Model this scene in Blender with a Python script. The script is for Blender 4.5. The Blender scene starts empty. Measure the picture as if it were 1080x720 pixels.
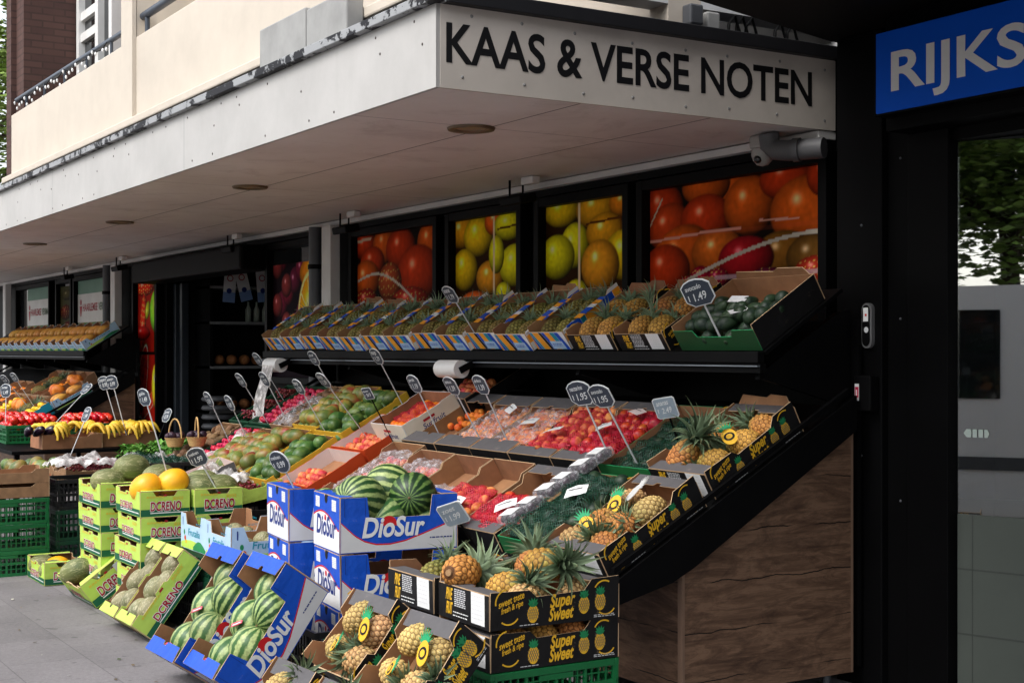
import bpy, bmesh, math, random
import numpy as np
from mathutils import Vector, Matrix, noise as mnoise
from mathutils.geometry import tessellate_polygon as tessellate
R = math.radians
rnd = random.Random(11)
scene = bpy.context.scene
COL = scene.collection
EYE = 1.6
FACADE = 5.1                      # y of the shop front; x runs along the street, camera stands at the origin

# ------------------------------------------------------------------ materials
def srgb(r, g, b):
    def f(c):
        c /= 255.0
        return c / 12.92 if c <= .04045 else ((c + .055) / 1.055) ** 2.4
    return (f(r), f(g), f(b))

class NT:
    def __init__(self, name):
        self.m = bpy.data.materials.new(name); self.m.use_nodes = True
        self.n = self.m.node_tree.nodes; self.l = self.m.node_tree.links
        self.b = self.n['Principled BSDF']
    def new(self, t, **kw):
        nd = self.n.new(t)
        for k, v in kw.items():
            if k.startswith('_'): setattr(nd, k[1:], v)
            else: nd.inputs[k].default_value = v
        return nd
    def link(self, a, b): self.l.new(a, b)
    def mix(self, fac, a, b, typ='MIX'):
        nd = self.n.new('ShaderNodeMix'); nd.data_type = 'RGBA'; nd.blend_type = typ
        for val, idx in ((fac, 0), (a, 6), (b, 7)):
            if isinstance(val, bpy.types.NodeSocket): self.l.new(val, nd.inputs[idx])
            elif idx == 0: nd.inputs[0].default_value = val
            else: nd.inputs[idx].default_value = (*val[:3], 1)
        return nd.outputs[2]
    def math(self, op, a, b=None, c=None):
        nd = self.n.new('ShaderNodeMath'); nd.operation = op
        for i, v in enumerate((a, b, c)):
            if v is None: continue
            if isinstance(v, bpy.types.NodeSocket): self.l.new(v, nd.inputs[i])
            else: nd.inputs[i].default_value = v
        return nd.outputs[0]
    def noise(self, scale, detail=4, rough=.55, vec=None, dist=0):
        nd = self.new('ShaderNodeTexNoise', Scale=scale, Detail=detail, Roughness=rough, Distortion=dist)
        self.l.new(vec if vec is not None else self.obj(), nd.inputs['Vector'])
        return nd.outputs['Fac']
    def obj(self):
        if not hasattr(self, '_tc'): self._tc = self.new('ShaderNodeTexCoord')
        return self._tc.outputs['Object']
    def ramp(self, fac, stops):
        nd = self.n.new('ShaderNodeValToRGB')
        e = nd.color_ramp.elements
        while len(e) < len(stops): e.new(.5)
        for el, (p, c) in zip(e, stops):
            el.position = p; el.color = (*(c if not isinstance(c, (int, float)) else (c, c, c)), 1)
        self.l.new(fac, nd.inputs[0])
        return nd.outputs[0]
    def bump(self, h, strength=.3, dist=.01):
        nd = self.new('ShaderNodeBump', Strength=strength, Distance=dist)
        self.l.new(h, nd.inputs['Height']); self.l.new(nd.outputs[0], self.b.inputs['Normal'])
    def objvar(self, col, val=.15, hue=.0):
        oi = self.n.new('ShaderNodeObjectInfo')
        hs = self.n.new('ShaderNodeHueSaturation')
        self.l.new(self.math('MULTIPLY_ADD', oi.outputs['Random'], 2 * val, 1 - val), hs.inputs['Value'])
        r2 = self.math('FRACT', self.math('MULTIPLY', oi.outputs['Random'], 17.31))
        self.l.new(self.math('MULTIPLY_ADD', r2, 2 * hue, .5 - hue), hs.inputs['Hue'])
        self.l.new(col, hs.inputs['Color'])
        return hs.outputs[0]
    def fin(self, col, rough=.6, spec=.4, metal=0):
        if isinstance(col, bpy.types.NodeSocket): self.l.new(col, self.b.inputs['Base Color'])
        else: self.b.inputs['Base Color'].default_value = (*col[:3], 1)
        if isinstance(rough, bpy.types.NodeSocket): self.l.new(rough, self.b.inputs['Roughness'])
        else: self.b.inputs['Roughness'].default_value = rough
        self.b.inputs['Specular IOR Level'].default_value = spec
        self.b.inputs['Metallic'].default_value = metal
        return self.m

def M(name, col, rough=.6, var=.12, scale=9, col2=None, bump=0, bscale=80, spec=.4, metal=0, ov=0, hue=0, dirt=0, wear=0):
    t = NT(name)
    a = tuple(c * (1 - var) for c in col); b = col2 or tuple(min(1, c * (1 + var)) for c in col)
    c = t.mix(t.ramp(t.noise(scale), [(.3, 0.0), (.7, 1.0)]), a, b)
    if dirt:
        g = t.ramp(t.noise(scale * .37, 8, .7), [(.48, 0.0), (.75, 1.0)])
        c = t.mix(t.math('MULTIPLY', g, dirt), c, tuple(x * .4 for x in col))
    if wear:      # scuffed print: pale rubbed patches, fine scratches and greasy smudges
        w1 = t.ramp(t.noise(17, 7, .72), [(.60, 0.0), (.66, 1.0)]); w2 = t.ramp(t.noise(3.1, 5, .6), [(.45, 0.0), (.7, 1.0)])
        c = t.mix(t.math('MULTIPLY', t.math('MULTIPLY', w1, w2), wear), c, srgb(176, 158, 136))
        c = t.mix(t.math('MULTIPLY', t.ramp(t.noise(6.3, 6, .65), [(.5, 0.0), (.8, 1.0)]), wear * .6), c, tuple(x * .55 for x in col))
    if ov or hue: c = t.objvar(c, ov, hue)
    if bump: t.bump(t.noise(bscale, 3), bump, .012 if wear else .004)
    return t.fin(c, rough, spec, metal)

BROWN = M('cardboard_inside', srgb(146, 104, 72), .85, .16, 11, bump=.25, bscale=26, ov=.14, hue=.008, dirt=.35)
EDGE = M('cardboard_edge', srgb(190, 160, 125), .9, .1, 30)
WHITECARD = M('white_print', srgb(225, 226, 226), .55, .04, 12)
BLUE = M('blue_print', srgb(12, 78, 190), .5, .1, 6, spec=.4, wear=.6, bump=.6, bscale=9)
NAVYTXT = M('navy_print', srgb(20, 45, 120), .5, .05)
REDP = M('red_print', srgb(200, 30, 35), .5, .06)
SILVERP = M('pale_grey_print', srgb(205, 206, 208), .5, .05, 8)
LIME = M('lime_print', srgb(182, 212, 92), .6, .08, 7, wear=.45, bump=.6, bscale=9)
DGREEN = M('dark_green_print', srgb(18, 92, 62), .5, .08)
CRIM = M('crimson_print', srgb(165, 22, 40), .5, .06)
BLACKC = M('black_carton_print', srgb(20, 19, 20), .55, .2, 6, spec=.25, wear=.5, bump=.6, bscale=9)
GREYC = M('grey_flap_print', srgb(88, 86, 88), .65, .14, 12, wear=.5)
GOLD = M('gold_print', srgb(226, 176, 40), .5, .08)
GREENP = M('leaf_green_print', srgb(28, 128, 78), .5, .1)
SKYB = M('sky_blue_print', srgb(172, 200, 226), .6, .08, 8, wear=.4)
PERIW = M('periwinkle_print', srgb(120, 150, 200), .55, .06, 8)
TEALP = M('teal_print', srgb(22, 140, 165), .5, .06)
ORANGEP = M('orange_print', srgb(240, 160, 40), .5, .05)
REDOR = M('red_orange_print', srgb(204, 72, 30), .5, .06)
YELLOWC = M('yellow_card_edge', srgb(220, 175, 50), .6, .08)
CREAMC = M('cream_carton', srgb(215, 208, 190), .6, .05)
PINKC = M('pale_pink_inner', srgb(216, 200, 196), .7, .05)
BLACKM = M('black_powder_coat', srgb(11, 11, 12), .55, .2, 5, spec=.06)
BLACKF = M('black_frame_paint', srgb(8, 8, 9), .5, .15, 3, spec=.06)
DARKWALL = M('charcoal_cladding', srgb(8, 8, 9), .55, .25, 3, spec=.06, dirt=.4)
PLASTW = M('white_plastic', srgb(205, 205, 203), .4, .04)
GREYST = M('grey_stick', srgb(188, 190, 192), .5, .05)
SLATE = M('slate_board', srgb(50, 58, 70), .6, .12, 20)
SLATE2 = M('pale_slate_board', srgb(132, 146, 158), .5, .12, 20)
CHALK = M('chalk_white', srgb(206, 210, 212), .85, .12, 60)
GREENCR = M('green_crate_plastic', srgb(14, 98, 52), .38, .1, 6, spec=.5, ov=.12)
DGREENCR = M('dark_green_crate_plastic', srgb(14, 62, 40), .4, .1, 6, spec=.5)
BLACKCR = M('black_crate_plastic', srgb(24, 25, 27), .4, .1, 6, spec=.5)
PIPEG = M('grey_pipe', srgb(74, 76, 80), .5, .1)
WHITEM = M('white_paint', srgb(214, 213, 210), .5, .06, 3, dirt=.25)

def attr_mat(name, rough=.5, spec=.4, ov=.1, hue=.01, bump=0, bscale=90, sub=0):
    t = NT(name)
    a = t.new('ShaderNodeAttribute', _attribute_name='Col')
    c = t.objvar(a.outputs['Color'], ov, hue)
    if bump: t.bump(t.noise(bscale, 3), bump, .003)
    if sub:
        t.b.inputs['Subsurface Weight'].default_value = sub; t.b.inputs['Subsurface Radius'].default_value = (.01, .004, .002)
    return t.fin(c, rough, spec)
PINE = attr_mat('pineapple_skin', .62, .25, .22, .018, bump=.5, bscale=260)
PINELEAF = attr_mat('pineapple_leaf', .5, .35, .15, .01)
PRINT = attr_mat('poster_print', .6, .03, 0, 0)
LEAFM = attr_mat('leaf', .55, .3, .1, .01)

def fruit_mat(name, c1, c2, lo=.38, hi=.62, scale=9, rough=.45, ov=.14, hue=.012, speck=None, spec=.4, bump=0, bs=300, third=None):
    t = NT(name)
    c = t.mix(t.ramp(t.noise(scale, 3, .5, dist=.5), [(lo, 0.0), (hi, 1.0)]), c1, c2)
    if third:
        c = t.mix(t.ramp(t.noise(scale * .8 + 3.3, 2, .5), [(.55, 0.0), (.7, 1.0)]), c, third)
    if speck:
        c = t.mix(t.ramp(t.noise(230, 2), [(.62, 0.0), (.72, .6)]), c, speck)
    c = t.objvar(c, ov, hue)
    if bump: t.bump(t.noise(bs, 2), bump, .002)
    return t.fin(c, rough, spec)
NECT = fruit_mat('nectarine_skin', srgb(176, 24, 34), srgb(230, 116, 46), .5, .72, 13, .38, .15, .012, spec=.5)
PEACH = fruit_mat('peach_skin', srgb(188, 54, 48), srgb(236, 156, 88), .42, .68, 13, .6, .12, .012)
APRI = fruit_mat('apricot_skin', srgb(240, 142, 48), srgb(214, 76, 38), .45, .72, 16, .6, .12, .01)
ORNG = fruit_mat('orange_skin', srgb(240, 124, 20), srgb(246, 148, 36), .4, .6, 8, .42, .08, .008, bump=.25)
MANGO = fruit_mat('mango_skin', srgb(92, 108, 48), srgb(178, 136, 66), .42, .7, 7, .42, .24, .025, third=srgb(146, 52, 42))
MANGOG = fruit_mat('green_mango_skin', srgb(52, 86, 38), srgb(104, 124, 58), .4, .65, 8, .4, .24, .02)
AVO = fruit_mat('avocado_skin', srgb(18, 38, 26), srgb(44, 66, 38), .4, .7, 14, .5, .2, .01, bump=.5, bs=160)
TOM = fruit_mat('tomato_skin', srgb(200, 24, 20), srgb(224, 62, 36), .4, .8, 8, .22, .1, .006, spec=.6)
RADISH = fruit_mat('radish_skin', srgb(178, 26, 60), srgb(206, 52, 84), .4, .7, 12, .4, .12, .01)
GRAPE = fruit_mat('red_grape_skin', srgb(100, 24, 40), srgb(150, 52, 58), .4, .7, 20, .4, .15, .01)
PLUM = fruit_mat('dark_plum_skin', srgb(36, 22, 36), srgb(66, 40, 56), .4, .7, 14, .45, .15, .01)
CANARY = fruit_mat('canary_melon_skin', srgb(240, 168, 24), srgb(248, 186, 44), .4, .6, 5, .38, .05, .006, bump=.3, bs=18)
LEMON = fruit_mat('lemon_skin', srgb(236, 204, 44), srgb(226, 186, 30), .4, .6, 9, .42, .08, .006, bump=.2)
PEARM = fruit_mat('golden_papaya_skin', srgb(226, 164, 72), srgb(190, 128, 62), .4, .65, 8, .5, .12, .01)
PUMP = fruit_mat('pumpkin_skin', srgb(222, 132, 40), srgb(196, 104, 36), .4, .65, 6, .5, .1, .01)
POTATO = fruit_mat('brown_root_skin', srgb(128, 98, 68), srgb(96, 72, 50), .4, .6, 9, .8, .15, .01)
AUBER = M('aubergine_skin', srgb(34, 20, 36), .2, .1, spec=.6)

def net_melon(name, c1, c2, netc, sc=26):
    t = NT(name)
    c = t.mix(t.ramp(t.noise(6, 3), [(.35, 0.0), (.65, 1.0)]), c1, c2)
    vm = t.new('ShaderNodeMapping'); vm.inputs['Scale'].default_value = (1, 1, .35)
    t.link(t.obj(), vm.inputs['Vector'])
    n = t.noise(sc, 3, .6, vec=vm.outputs[0], dist=1.2)
    crack = t.math('ABSOLUTE', t.math('SUBTRACT', n, .5))
    line = t.ramp(crack, [(.0, 1.0), (.035, 0.0)])
    c = t.mix(t.math('MULTIPLY', line, .7), c, netc)
    t.bump(line, .35, .002)
    return t.fin(t.objvar(c, .12, .012), .5, .35)
TOAD = net_melon('green_melon_skin', srgb(86, 96, 58), srgb(122, 126, 78), srgb(176, 172, 128))
GALIA = net_melon('pale_melon_skin', srgb(98, 102, 70), srgb(138, 134, 98), srgb(196, 190, 158), 34)

def watermelon_mat(name, pale, dark, n, w):
    t = NT(name)
    sp = t.new('ShaderNodeSeparateXYZ'); t.link(t.obj(), sp.inputs[0])
    th = t.math('ARCTAN2', sp.outputs[1], sp.outputs[0])
    wob = t.math('MULTIPLY', t.math('SUBTRACT', t.noise(22, 5, .65), .5), 1.5)
    wob2 = t.math('MULTIPLY', t.math('SUBTRACT', t.noise(55, 5, .7), .5), 1.9)
    s = t.math('SINE', t.math('MULTIPLY_ADD', th, n, t.math('MULTIPLY', wob, 2.2)))
    s = t.math('ADD', s, wob2)
    m = t.ramp(t.math('MULTIPLY_ADD', s, .5, .5), [(w - .26, 0.0), (w + .16, 1.0)])
    p2 = t.mix(t.ramp(t.noise(60, 4), [(.4, 0.0), (.65, 1.0)]), pale, tuple(x * .62 for x in pale))
    c = t.mix(m, p2, t.mix(t.noise(30), dark, tuple(x * 1.6 for x in dark)))
    gp = t.ramp(t.noise(5.5, 2, .4), [(.62, 0.0), (.72, 1.0)]); c = t.mix(t.math('MULTIPLY', gp, .45), c, srgb(196, 188, 128))
    return t.fin(t.objvar(c, .14, .012), t.math('MULTIPLY_ADD', t.noise(9, 4), .3, .28), .4)
WM1 = watermelon_mat('pale_striped_watermelon_skin', srgb(158, 178, 110), srgb(28, 58, 26), 16, .5)
WM2 = watermelon_mat('dark_striped_watermelon_skin', srgb(104, 140, 72), srgb(16, 44, 20), 15, .36)
WM3 = watermelon_mat('mottled_watermelon_skin', srgb(160, 178, 116), srgb(46, 80, 40), 12, .56)

def film_mat(name, col, a, rough=.12, grid=0, bs=30):
    t = NT(name)
    tr = t.n.new('ShaderNodeBsdfTransparent'); tr.inputs[0].default_value = (*[min(1, .7 + .3 * c) for c in col], 1)
    mx = t.n.new('ShaderNodeMixShader')
    t.fin(col, rough, .7)
    t.bump(t.noise(bs, 4, .6, dist=1.0), .9, .012)
    fac = a
    if grid:
        ch = t.new('ShaderNodeMapping'); ch.inputs['Rotation'].default_value = (0, 0, R(45)); ch.inputs['Scale'].default_value = (grid,) * 3
        t.link(t.obj(), ch.inputs[0])
        sp = t.new('ShaderNodeSeparateXYZ'); t.link(ch.outputs[0], sp.inputs[0])
        fx = t.math('ABSOLUTE', t.math('SUBTRACT', t.math('FRACT', sp.outputs[0]), .5))
        fy = t.math('ABSOLUTE', t.math('SUBTRACT', t.math('FRACT', sp.outputs[1]), .5))
        g = t.math('GREATER_THAN', t.math('MAXIMUM', fx, fy), .5 - .5 * a)
        fac = g
    else:
        fac = t.math('MULTIPLY_ADD', t.ramp(t.noise(bs * .9, 5, .65), [(.45, 0.0), (.7, 1.0)]), a, a * .35)
    if isinstance(fac, bpy.types.NodeSocket): t.link(fac, mx.inputs[0])
    t.link(tr.outputs[0], mx.inputs[1]); t.link(t.b.outputs[0], mx.inputs[2])
    t.link(mx.outputs[0], t.n['Material Output'].inputs[0])
    return t.m
CLEAR = film_mat('clear_crinkled_film', srgb(235, 235, 240), .34)
MILKY = film_mat('milky_plastic_liner', srgb(222, 218, 216), .9, .4, 0, 14)
REDNET = film_mat('red_net', srgb(206, 34, 66), .2, .5, 90)
GRNNET = film_mat('green_net', srgb(10, 74, 54), .15, .5, 90)

# ------------------------------------------------------------------ mesh building
class MB:
    def __init__(self): self.v = []; self.f = []; self.mi = []; self.sm = []; self.col = None
    def add(self, vs, fs, m=0, smooth=False, T=None):
        o = len(self.v)
        if T is not None: vs = [tuple(T @ Vector(p)) for p in vs]
        self.v += [tuple(p) for p in vs]
        for f in fs:
            self.f.append([i + o for i in f]); self.mi.append(m); self.sm.append(smooth)
        return self
    def box(self, a, b, m=0, T=None, bev=0):
        x0, y0, z0 = a; x1, y1, z1 = b
        if bev:
            c = bmesh.new(); bmesh.ops.create_cube(c, size=1)
            for p in c.verts: p.co = Vector(((x0 + x1) / 2 + p.co.x * (x1 - x0), (y0 + y1) / 2 + p.co.y * (y1 - y0), (z0 + z1) / 2 + p.co.z * (z1 - z0)))
            bmesh.ops.bevel(c, geom=list(c.edges), offset=bev, segments=2, affect='EDGES', profile=.5)
            c.verts.index_update()
            self.add([p.co[:] for p in c.verts], [[q.index for q in f.verts] for f in c.faces], m, False, T); c.free()
            return self
        return self.add([(x0, y0, z0), (x1, y0, z0), (x1, y1, z0), (x0, y1, z0), (x0, y0, z1), (x1, y0, z1), (x1, y1, z1), (x0, y1, z1)],
                        [(0, 3, 2, 1), (4, 5, 6, 7), (0, 1, 5, 4), (1, 2, 6, 5), (2, 3, 7, 6), (3, 0, 4, 7)], m, False, T)
    def prism(self, pts, y0, y1, m=0, mback=None, mrim=None, T=None):
        """outline in the XZ plane, extruded along y from y0 (front) to y1"""
        n = len(pts); area = sum(pts[i][0] * pts[(i + 1) % n][1] - pts[(i + 1) % n][0] * pts[i][1] for i in range(n))
        if area < 0: pts = pts[::-1]
        vs = [(p[0], y0, p[1]) for p in pts] + [(p[0], y1, p[1]) for p in pts]
        self.add(vs, [list(range(n))], m, False, T)
        self.add(vs, [list(range(2 * n - 1, n - 1, -1))], m if mback is None else mback, False, T)
        self.add(vs, [(i, i + n, (i + 1) % n + n, (i + 1) % n) for i in range(n)], m if mrim is None else mrim, False, T)
        return self
    def flat(self, pts, y, m, T=None):
        n = len(pts); area = sum(pts[i][0] * pts[(i + 1) % n][1] - pts[(i + 1) % n][0] * pts[i][1] for i in range(n))
        if area < 0: pts = pts[::-1]
        return self.add([(p[0], y, p[1]) for p in pts], [list(range(n))], m, False, T)
    def tube(self, path, r, seg=10, m=0, cap=True, smooth=True, T=None):
        path = [Vector(p) for p in path]; n = len(path)
        rs = r if isinstance(r, (list, tuple)) else [r] * n
        vs = []; up = None
        for i, p in enumerate(path):
            d = (path[min(i + 1, n - 1)] - path[max(i - 1, 0)]).normalized()
            if up is None: up = d.orthogonal().normalized()
            else: up = (up - d * up.dot(d)).normalized()
            s = d.cross(up)
            for k in range(seg):
                a = 2 * math.pi * k / seg
                vs.append(p + (up * math.cos(a) + s * math.sin(a)) * rs[i])
        fs = [(i * seg + k, i * seg + (k + 1) % seg, (i + 1) * seg + (k + 1) % seg, (i + 1) * seg + k) for i in range(n - 1) for k in range(seg)]
        self.add(vs, fs, m, smooth, T)
        if cap:
            self.add(vs, [list(range(seg))[::-1], list(range((n - 1) * seg, n * seg))], m, False, T)
        return self
    def lathe(self, prof, seg=24, m=0, smooth=True, T=None):
        vs = [(r * math.cos(2 * math.pi * k / seg), r * math.sin(2 * math.pi * k / seg), z) for r, z in prof for k in range(seg)]
        n = len(prof)
        fs = [(i * seg + k, i * seg + (k + 1) % seg, (i + 1) * seg + (k + 1) % seg, (i + 1) * seg + k) for i in range(n - 1) for k in range(seg)]
        return self.add(vs, fs, m, smooth, T)
    def text(self, s, x, z, h, w=None, y=0, m=0, shear=0, bold=.012, rot=0, T=None):
        vs, fs, (bw, bh) = text_geo(s, bold)
        k = h / bh; kx = k if w is None else w / bw
        cr, sr = math.cos(rot), math.sin(rot)
        pts = []
        for a, b, ly in vs:
            px, pz = a * kx + shear * b * k, b * k
            pts.append((x + px * cr - pz * sr, y - ly * 1e-4, z + px * sr + pz * cr))
        return self.add(pts, fs, m, False, T)
    def mesh(self, name, mats, cols=None):
        me = bpy.data.meshes.new(name)
        me.from_pydata(self.v, [], self.f)
        me.polygons.foreach_set('material_index', self.mi)
        me.polygons.foreach_set('use_smooth', self.sm)
        for mt in mats: me.materials.append(mt)
        if cols is not None:
            ca = me.color_attributes.new('Col', 'FLOAT_COLOR', 'POINT')
            ca.data.foreach_set('color', np.c_[np.asarray(cols, float), np.ones(len(cols))].ravel())
        me.update()
        return me

_tc = {}
def text_geo(s, bold=.012):
    """letter outlines -> thickened contours -> filled faces; overlapping strokes of one letter are filled one by one"""
    key = (s, bold)
    if key in _tc: return _tc[key]
    cu = bpy.data.curves.new('lettering', 'FONT'); cu.body = s; cu.resolution_u = 4; cu.fill_mode = 'NONE'
    o = bpy.data.objects.new('lettering', cu); COL.objects.link(o)
    dg = bpy.context.evaluated_depsgraph_get(); dg.update()
    me = bpy.data.meshes.new_from_object(o.evaluated_get(dg), depsgraph=dg)
    P = [(v.co.x, v.co.y) for v in me.vertices]; nxt = {}
    for e in me.edges: nxt.setdefault(e.vertices[0], []).append(e.vertices[1]); nxt.setdefault(e.vertices[1], []).append(e.vertices[0])
    bpy.data.objects.remove(o); bpy.data.curves.remove(cu); bpy.data.meshes.remove(me)
    seen = set(); loops = []
    for i in range(len(P)):
        if i in seen or i not in nxt: continue
        lp = [i]; seen.add(i); cur = i
        while True:
            n = [j for j in nxt[cur] if j not in seen]
            if not n: break
            cur = min(n) if len(lp) == 1 else n[0]; seen.add(cur); lp.append(cur)
        pts = []
        for j in lp:
            if not pts or math.hypot(P[j][0] - pts[-1][0], P[j][1] - pts[-1][1]) > 1e-4: pts.append(P[j])
        if len(pts) > 2: loops.append(pts)
    area = lambda q: .5 * sum(q[k][0] * q[(k + 1) % len(q)][1] - q[(k + 1) % len(q)][0] * q[k][1] for k in range(len(q)))
    sg = 1 if area(max(loops, key=lambda q: abs(area(q)))) > 0 else -1
    outs = []; holes = []
    for q in loops:
        A = area(q) * sg; n = len(q); r = []
        for k in range(n):
            a, b, c = q[k - 1], q[k], q[(k + 1) % n]
            d1 = Vector((b[0] - a[0], b[1] - a[1])).normalized(); d2 = Vector((c[0] - b[0], c[1] - b[1])).normalized()
            m = Vector((d1.y + d2.y, -d1.x - d2.x)) * sg; l = m.length
            if l > 1e-6: m = m / l; m = m * min(2.0, 1 / max(.3, m.dot(Vector((d1.y, -d1.x)) * sg)))
            r.append((b[0] + m.x * bold, b[1] + m.y * bold))
        (outs if A > 0 else holes).append(r if sg > 0 else r[::-1])
    def inside(p, q):
        c = False
        for k in range(len(q)):
            a, b = q[k - 1], q[k]
            if (a[1] > p[1]) != (b[1] > p[1]) and p[0] < (b[0] - a[0]) * (p[1] - a[1]) / (b[1] - a[1]) + a[0]: c = not c
        return c
    vs = []; fs = []
    for li, q in enumerate(outs):
        grp = [q] + [h for h in holes if inside(h[0], q)]
        tri = tessellate([[Vector((x, y, 0)) for x, y in g] for g in grp]); base = len(vs)
        for g in grp: vs += [(x, y, li % 3) for x, y in g]
        flat = [p for g in grp for p in g]
        for t in tri:
            a, b, c = (flat[k] for k in t); ar = (b[0] - a[0]) * (c[1] - a[1]) - (b[1] - a[1]) * (c[0] - a[0])
            if abs(ar) > 1e-9: fs.append([base + k for k in (t if ar > 0 else t[::-1])])
    x0 = min(v[0] for v in vs)
    vs = [(a - x0, b, l) for a, b, l in vs]
    _tc[key] = (vs, fs, (max(v[0] for v in vs), max(v[1] for v in vs)))
    return _tc[key]

def obj(name, me, parent=None, T=None):
    o = bpy.data.objects.new(name, me); COL.objects.link(o)
    if parent is not None: o.parent = parent
    if T is not None: o.matrix_local = T if parent is not None else T
    return o
def tag(o, label, cat, group=None, kind=None):
    if label: o['label'] = label
    if cat: o['category'] = cat
    if group: o['group'] = group
    if kind: o['kind'] = kind
    return o
def thing(name, label, cat, T=None, group=None):
    o = bpy.data.objects.new(name, None); COL.objects.link(o); o.empty_display_size = .1
    if T is not None: o.matrix_world = T
    return tag(o, label, cat, group)
def structure(name, me, T=None):
    o = obj(name, me, None, T); o['kind'] = 'structure'; return o
def dup(root, T, label=None, group=None):
    r = root.copy(); COL.objects.link(r); r.matrix_world = T
    if label: r['label'] = label
    if group: r['group'] = group
    for ch in list(root.children):
        c = ch.copy(); COL.objects.link(c); c.parent = r
        for g in ch.children:
            d = g.copy(); COL.objects.link(d); d.parent = c
    return r
Tr = Matrix.Translation
def Rot(a, ax): return Matrix.Rotation(R(a), 4, ax)
def Sc(s): return Matrix.Diagonal((*(s if isinstance(s, tuple) else (s, s, s)), 1))
def rrot(): return Matrix.Rotation(rnd.uniform(0, 6.28), 4, 'Z') @ Matrix.Rotation(rnd.uniform(0, 6.28), 4, 'X') @ Matrix.Rotation(rnd.uniform(0, 6.28), 4, 'Y')

# ------------------------------------------------------------------ fruit meshes
def ball(name, prof, mats, seg=20, cleft=0, wob=0, extra=None, axis='Z'):
    mb = MB(); mb.lathe(prof, seg, 0)
    vs = []
    for x, y, z in mb.v:
        r = math.hypot(x, y); a = math.atan2(y, x)
        k = 1
        if cleft: k -= cleft * max(0, 1 - abs(a) / .5) ** 2
        if wob: k += wob * mnoise.noise(Vector((x, y, z)) * (1.2 / max(.01, abs(prof[len(prof) // 2][0]))))
        vs.append((x * k, y * k, z))
    mb.v = vs
    if extra: extra(mb)
    return mb.mesh(name, mats)
def sph(r, n=12, sz=1, dimple=0, e=1.0, nip=0, egg=0):
    out = []
    for i in range(n + 1):
        t = math.pi * i / n
        rr = math.sin(t) ** e * r * (1 + egg * math.cos(t)); z = -math.cos(t) * r * sz
        if dimple: z *= 1 - dimple * math.exp(-(rr / (r * .35)) ** 2)
        if nip and i in (0, n): z *= 1 + nip
        out.append((max(rr, 1e-4), z))
    return out
peach_me = ball('peach', sph(.034, 12, .93, .16), [PEACH], 18, .07)
nect_me = ball('nectarine', sph(.033, 12, .95, .16), [NECT], 18, .07)
apri_me = ball('apricot', sph(.0245, 10, .95, .12), [APRI], 14, .07)
orange_me = ball('orange', sph(.03, 12, .94, .06), [ORNG], 18)
mango_me = ball('mango', sph(.053, 14, 1.32, 0, .92, 0, -.12), [MANGO], 18, wob=.06)
mangog_me = ball('green_mango', sph(.048, 14, 1.4, 0, .92, 0, -.14), [MANGOG], 18, wob=.06)
avo_me = ball('avocado', sph(.036, 14, 1.4, 0, .95, 0, -.22), [AVO], 18, wob=.03)
radish_me = ball('radish', sph(.021, 10, 1.0, 0, 1, .5), [RADISH], 14)
tomato_me = ball('tomato', sph(.036, 12, .84, .22), [TOM, GREENP], 18, extra=lambda mb: [mb.add([(0, 0, .027), (.004 * math.cos(a + .5), .004 * math.sin(a + .5), .029), (.02 * math.cos(a), .02 * math.sin(a), .031), (.004 * math.cos(a - .5), .004 * math.sin(a - .5), .029)], [(0, 3, 2, 1)], 1) for a in [i * 1.2566 for i in range(5)]])
toad_me = ball('green_melon', sph(.082, 18, 1.38, 0, .9), [TOAD], 28, wob=.03)
galia_me = ball('pale_melon', sph(.066, 18, 1.3, 0, .92), [GALIA], 28, wob=.02)
canary_me = ball('canary_melon', sph(.084, 18, 1.22, .02, .92), [CANARY], 28, wob=.03)
lemon_me = ball('lemon', sph(.028, 12, 1.25, 0, 1, .15), [LEMON], 16)
papaya_me = ball('papaya', sph(.045, 14, 1.9, 0, .95, 0, -.1), [PEARM], 16, wob=.05)
pump_me = ball('pumpkin', [(r * (1), z) for r, z in sph(.11, 14, .8, .2)], [PUMP], 30)
plum_me = ball('plum', sph(.022, 10, 1.15, .1), [PLUM], 14, .06)
root_me = ball('root_vegetable', sph(.035, 10, 1.6), [POTATO], 14, wob=.3)
def stalk(mb): mb.tube([(0, 0, .148), (.003, 0, .156), (.008, .002, .163)], [.006, .003, .002], 8, 1)
def wm(name, mat, r=.125, sz=1.03): return ball(name, sph(r, 22, sz, .03, .96), [mat, POTATO], 40, wob=.035, extra=lambda mb: mb.tube([(0, 0, r * sz * .94), (.002, 0, r * sz + .004), (.007, .002, r * sz + .012)], [.007, .004, .003], 8, 1))
wm1_me = wm('watermelon', WM1); wm2_me = wm('watermelon', WM2, .122, 1.0); wm3_me = wm('watermelon', WM3, .118, 1.03)

def grape_mesh():
    mb = MB()
    for i in range(34):
        t = rnd.random(); rr = .035 * (1 - .7 * t); a = rnd.uniform(0, 6.28)
        mb.lathe(sph(.0095, 6), 8, 0, T=Tr((rr * math.cos(a), rr * math.sin(a), -.1 * t)))
    mb.tube([(0, 0, -.08), (0, 0, .01), (.01, 0, .03)], .002, 6, 1)
    return mb.mesh('grape_bunch', [GRAPE, POTATO])
grape_me = grape_mesh()

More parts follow.
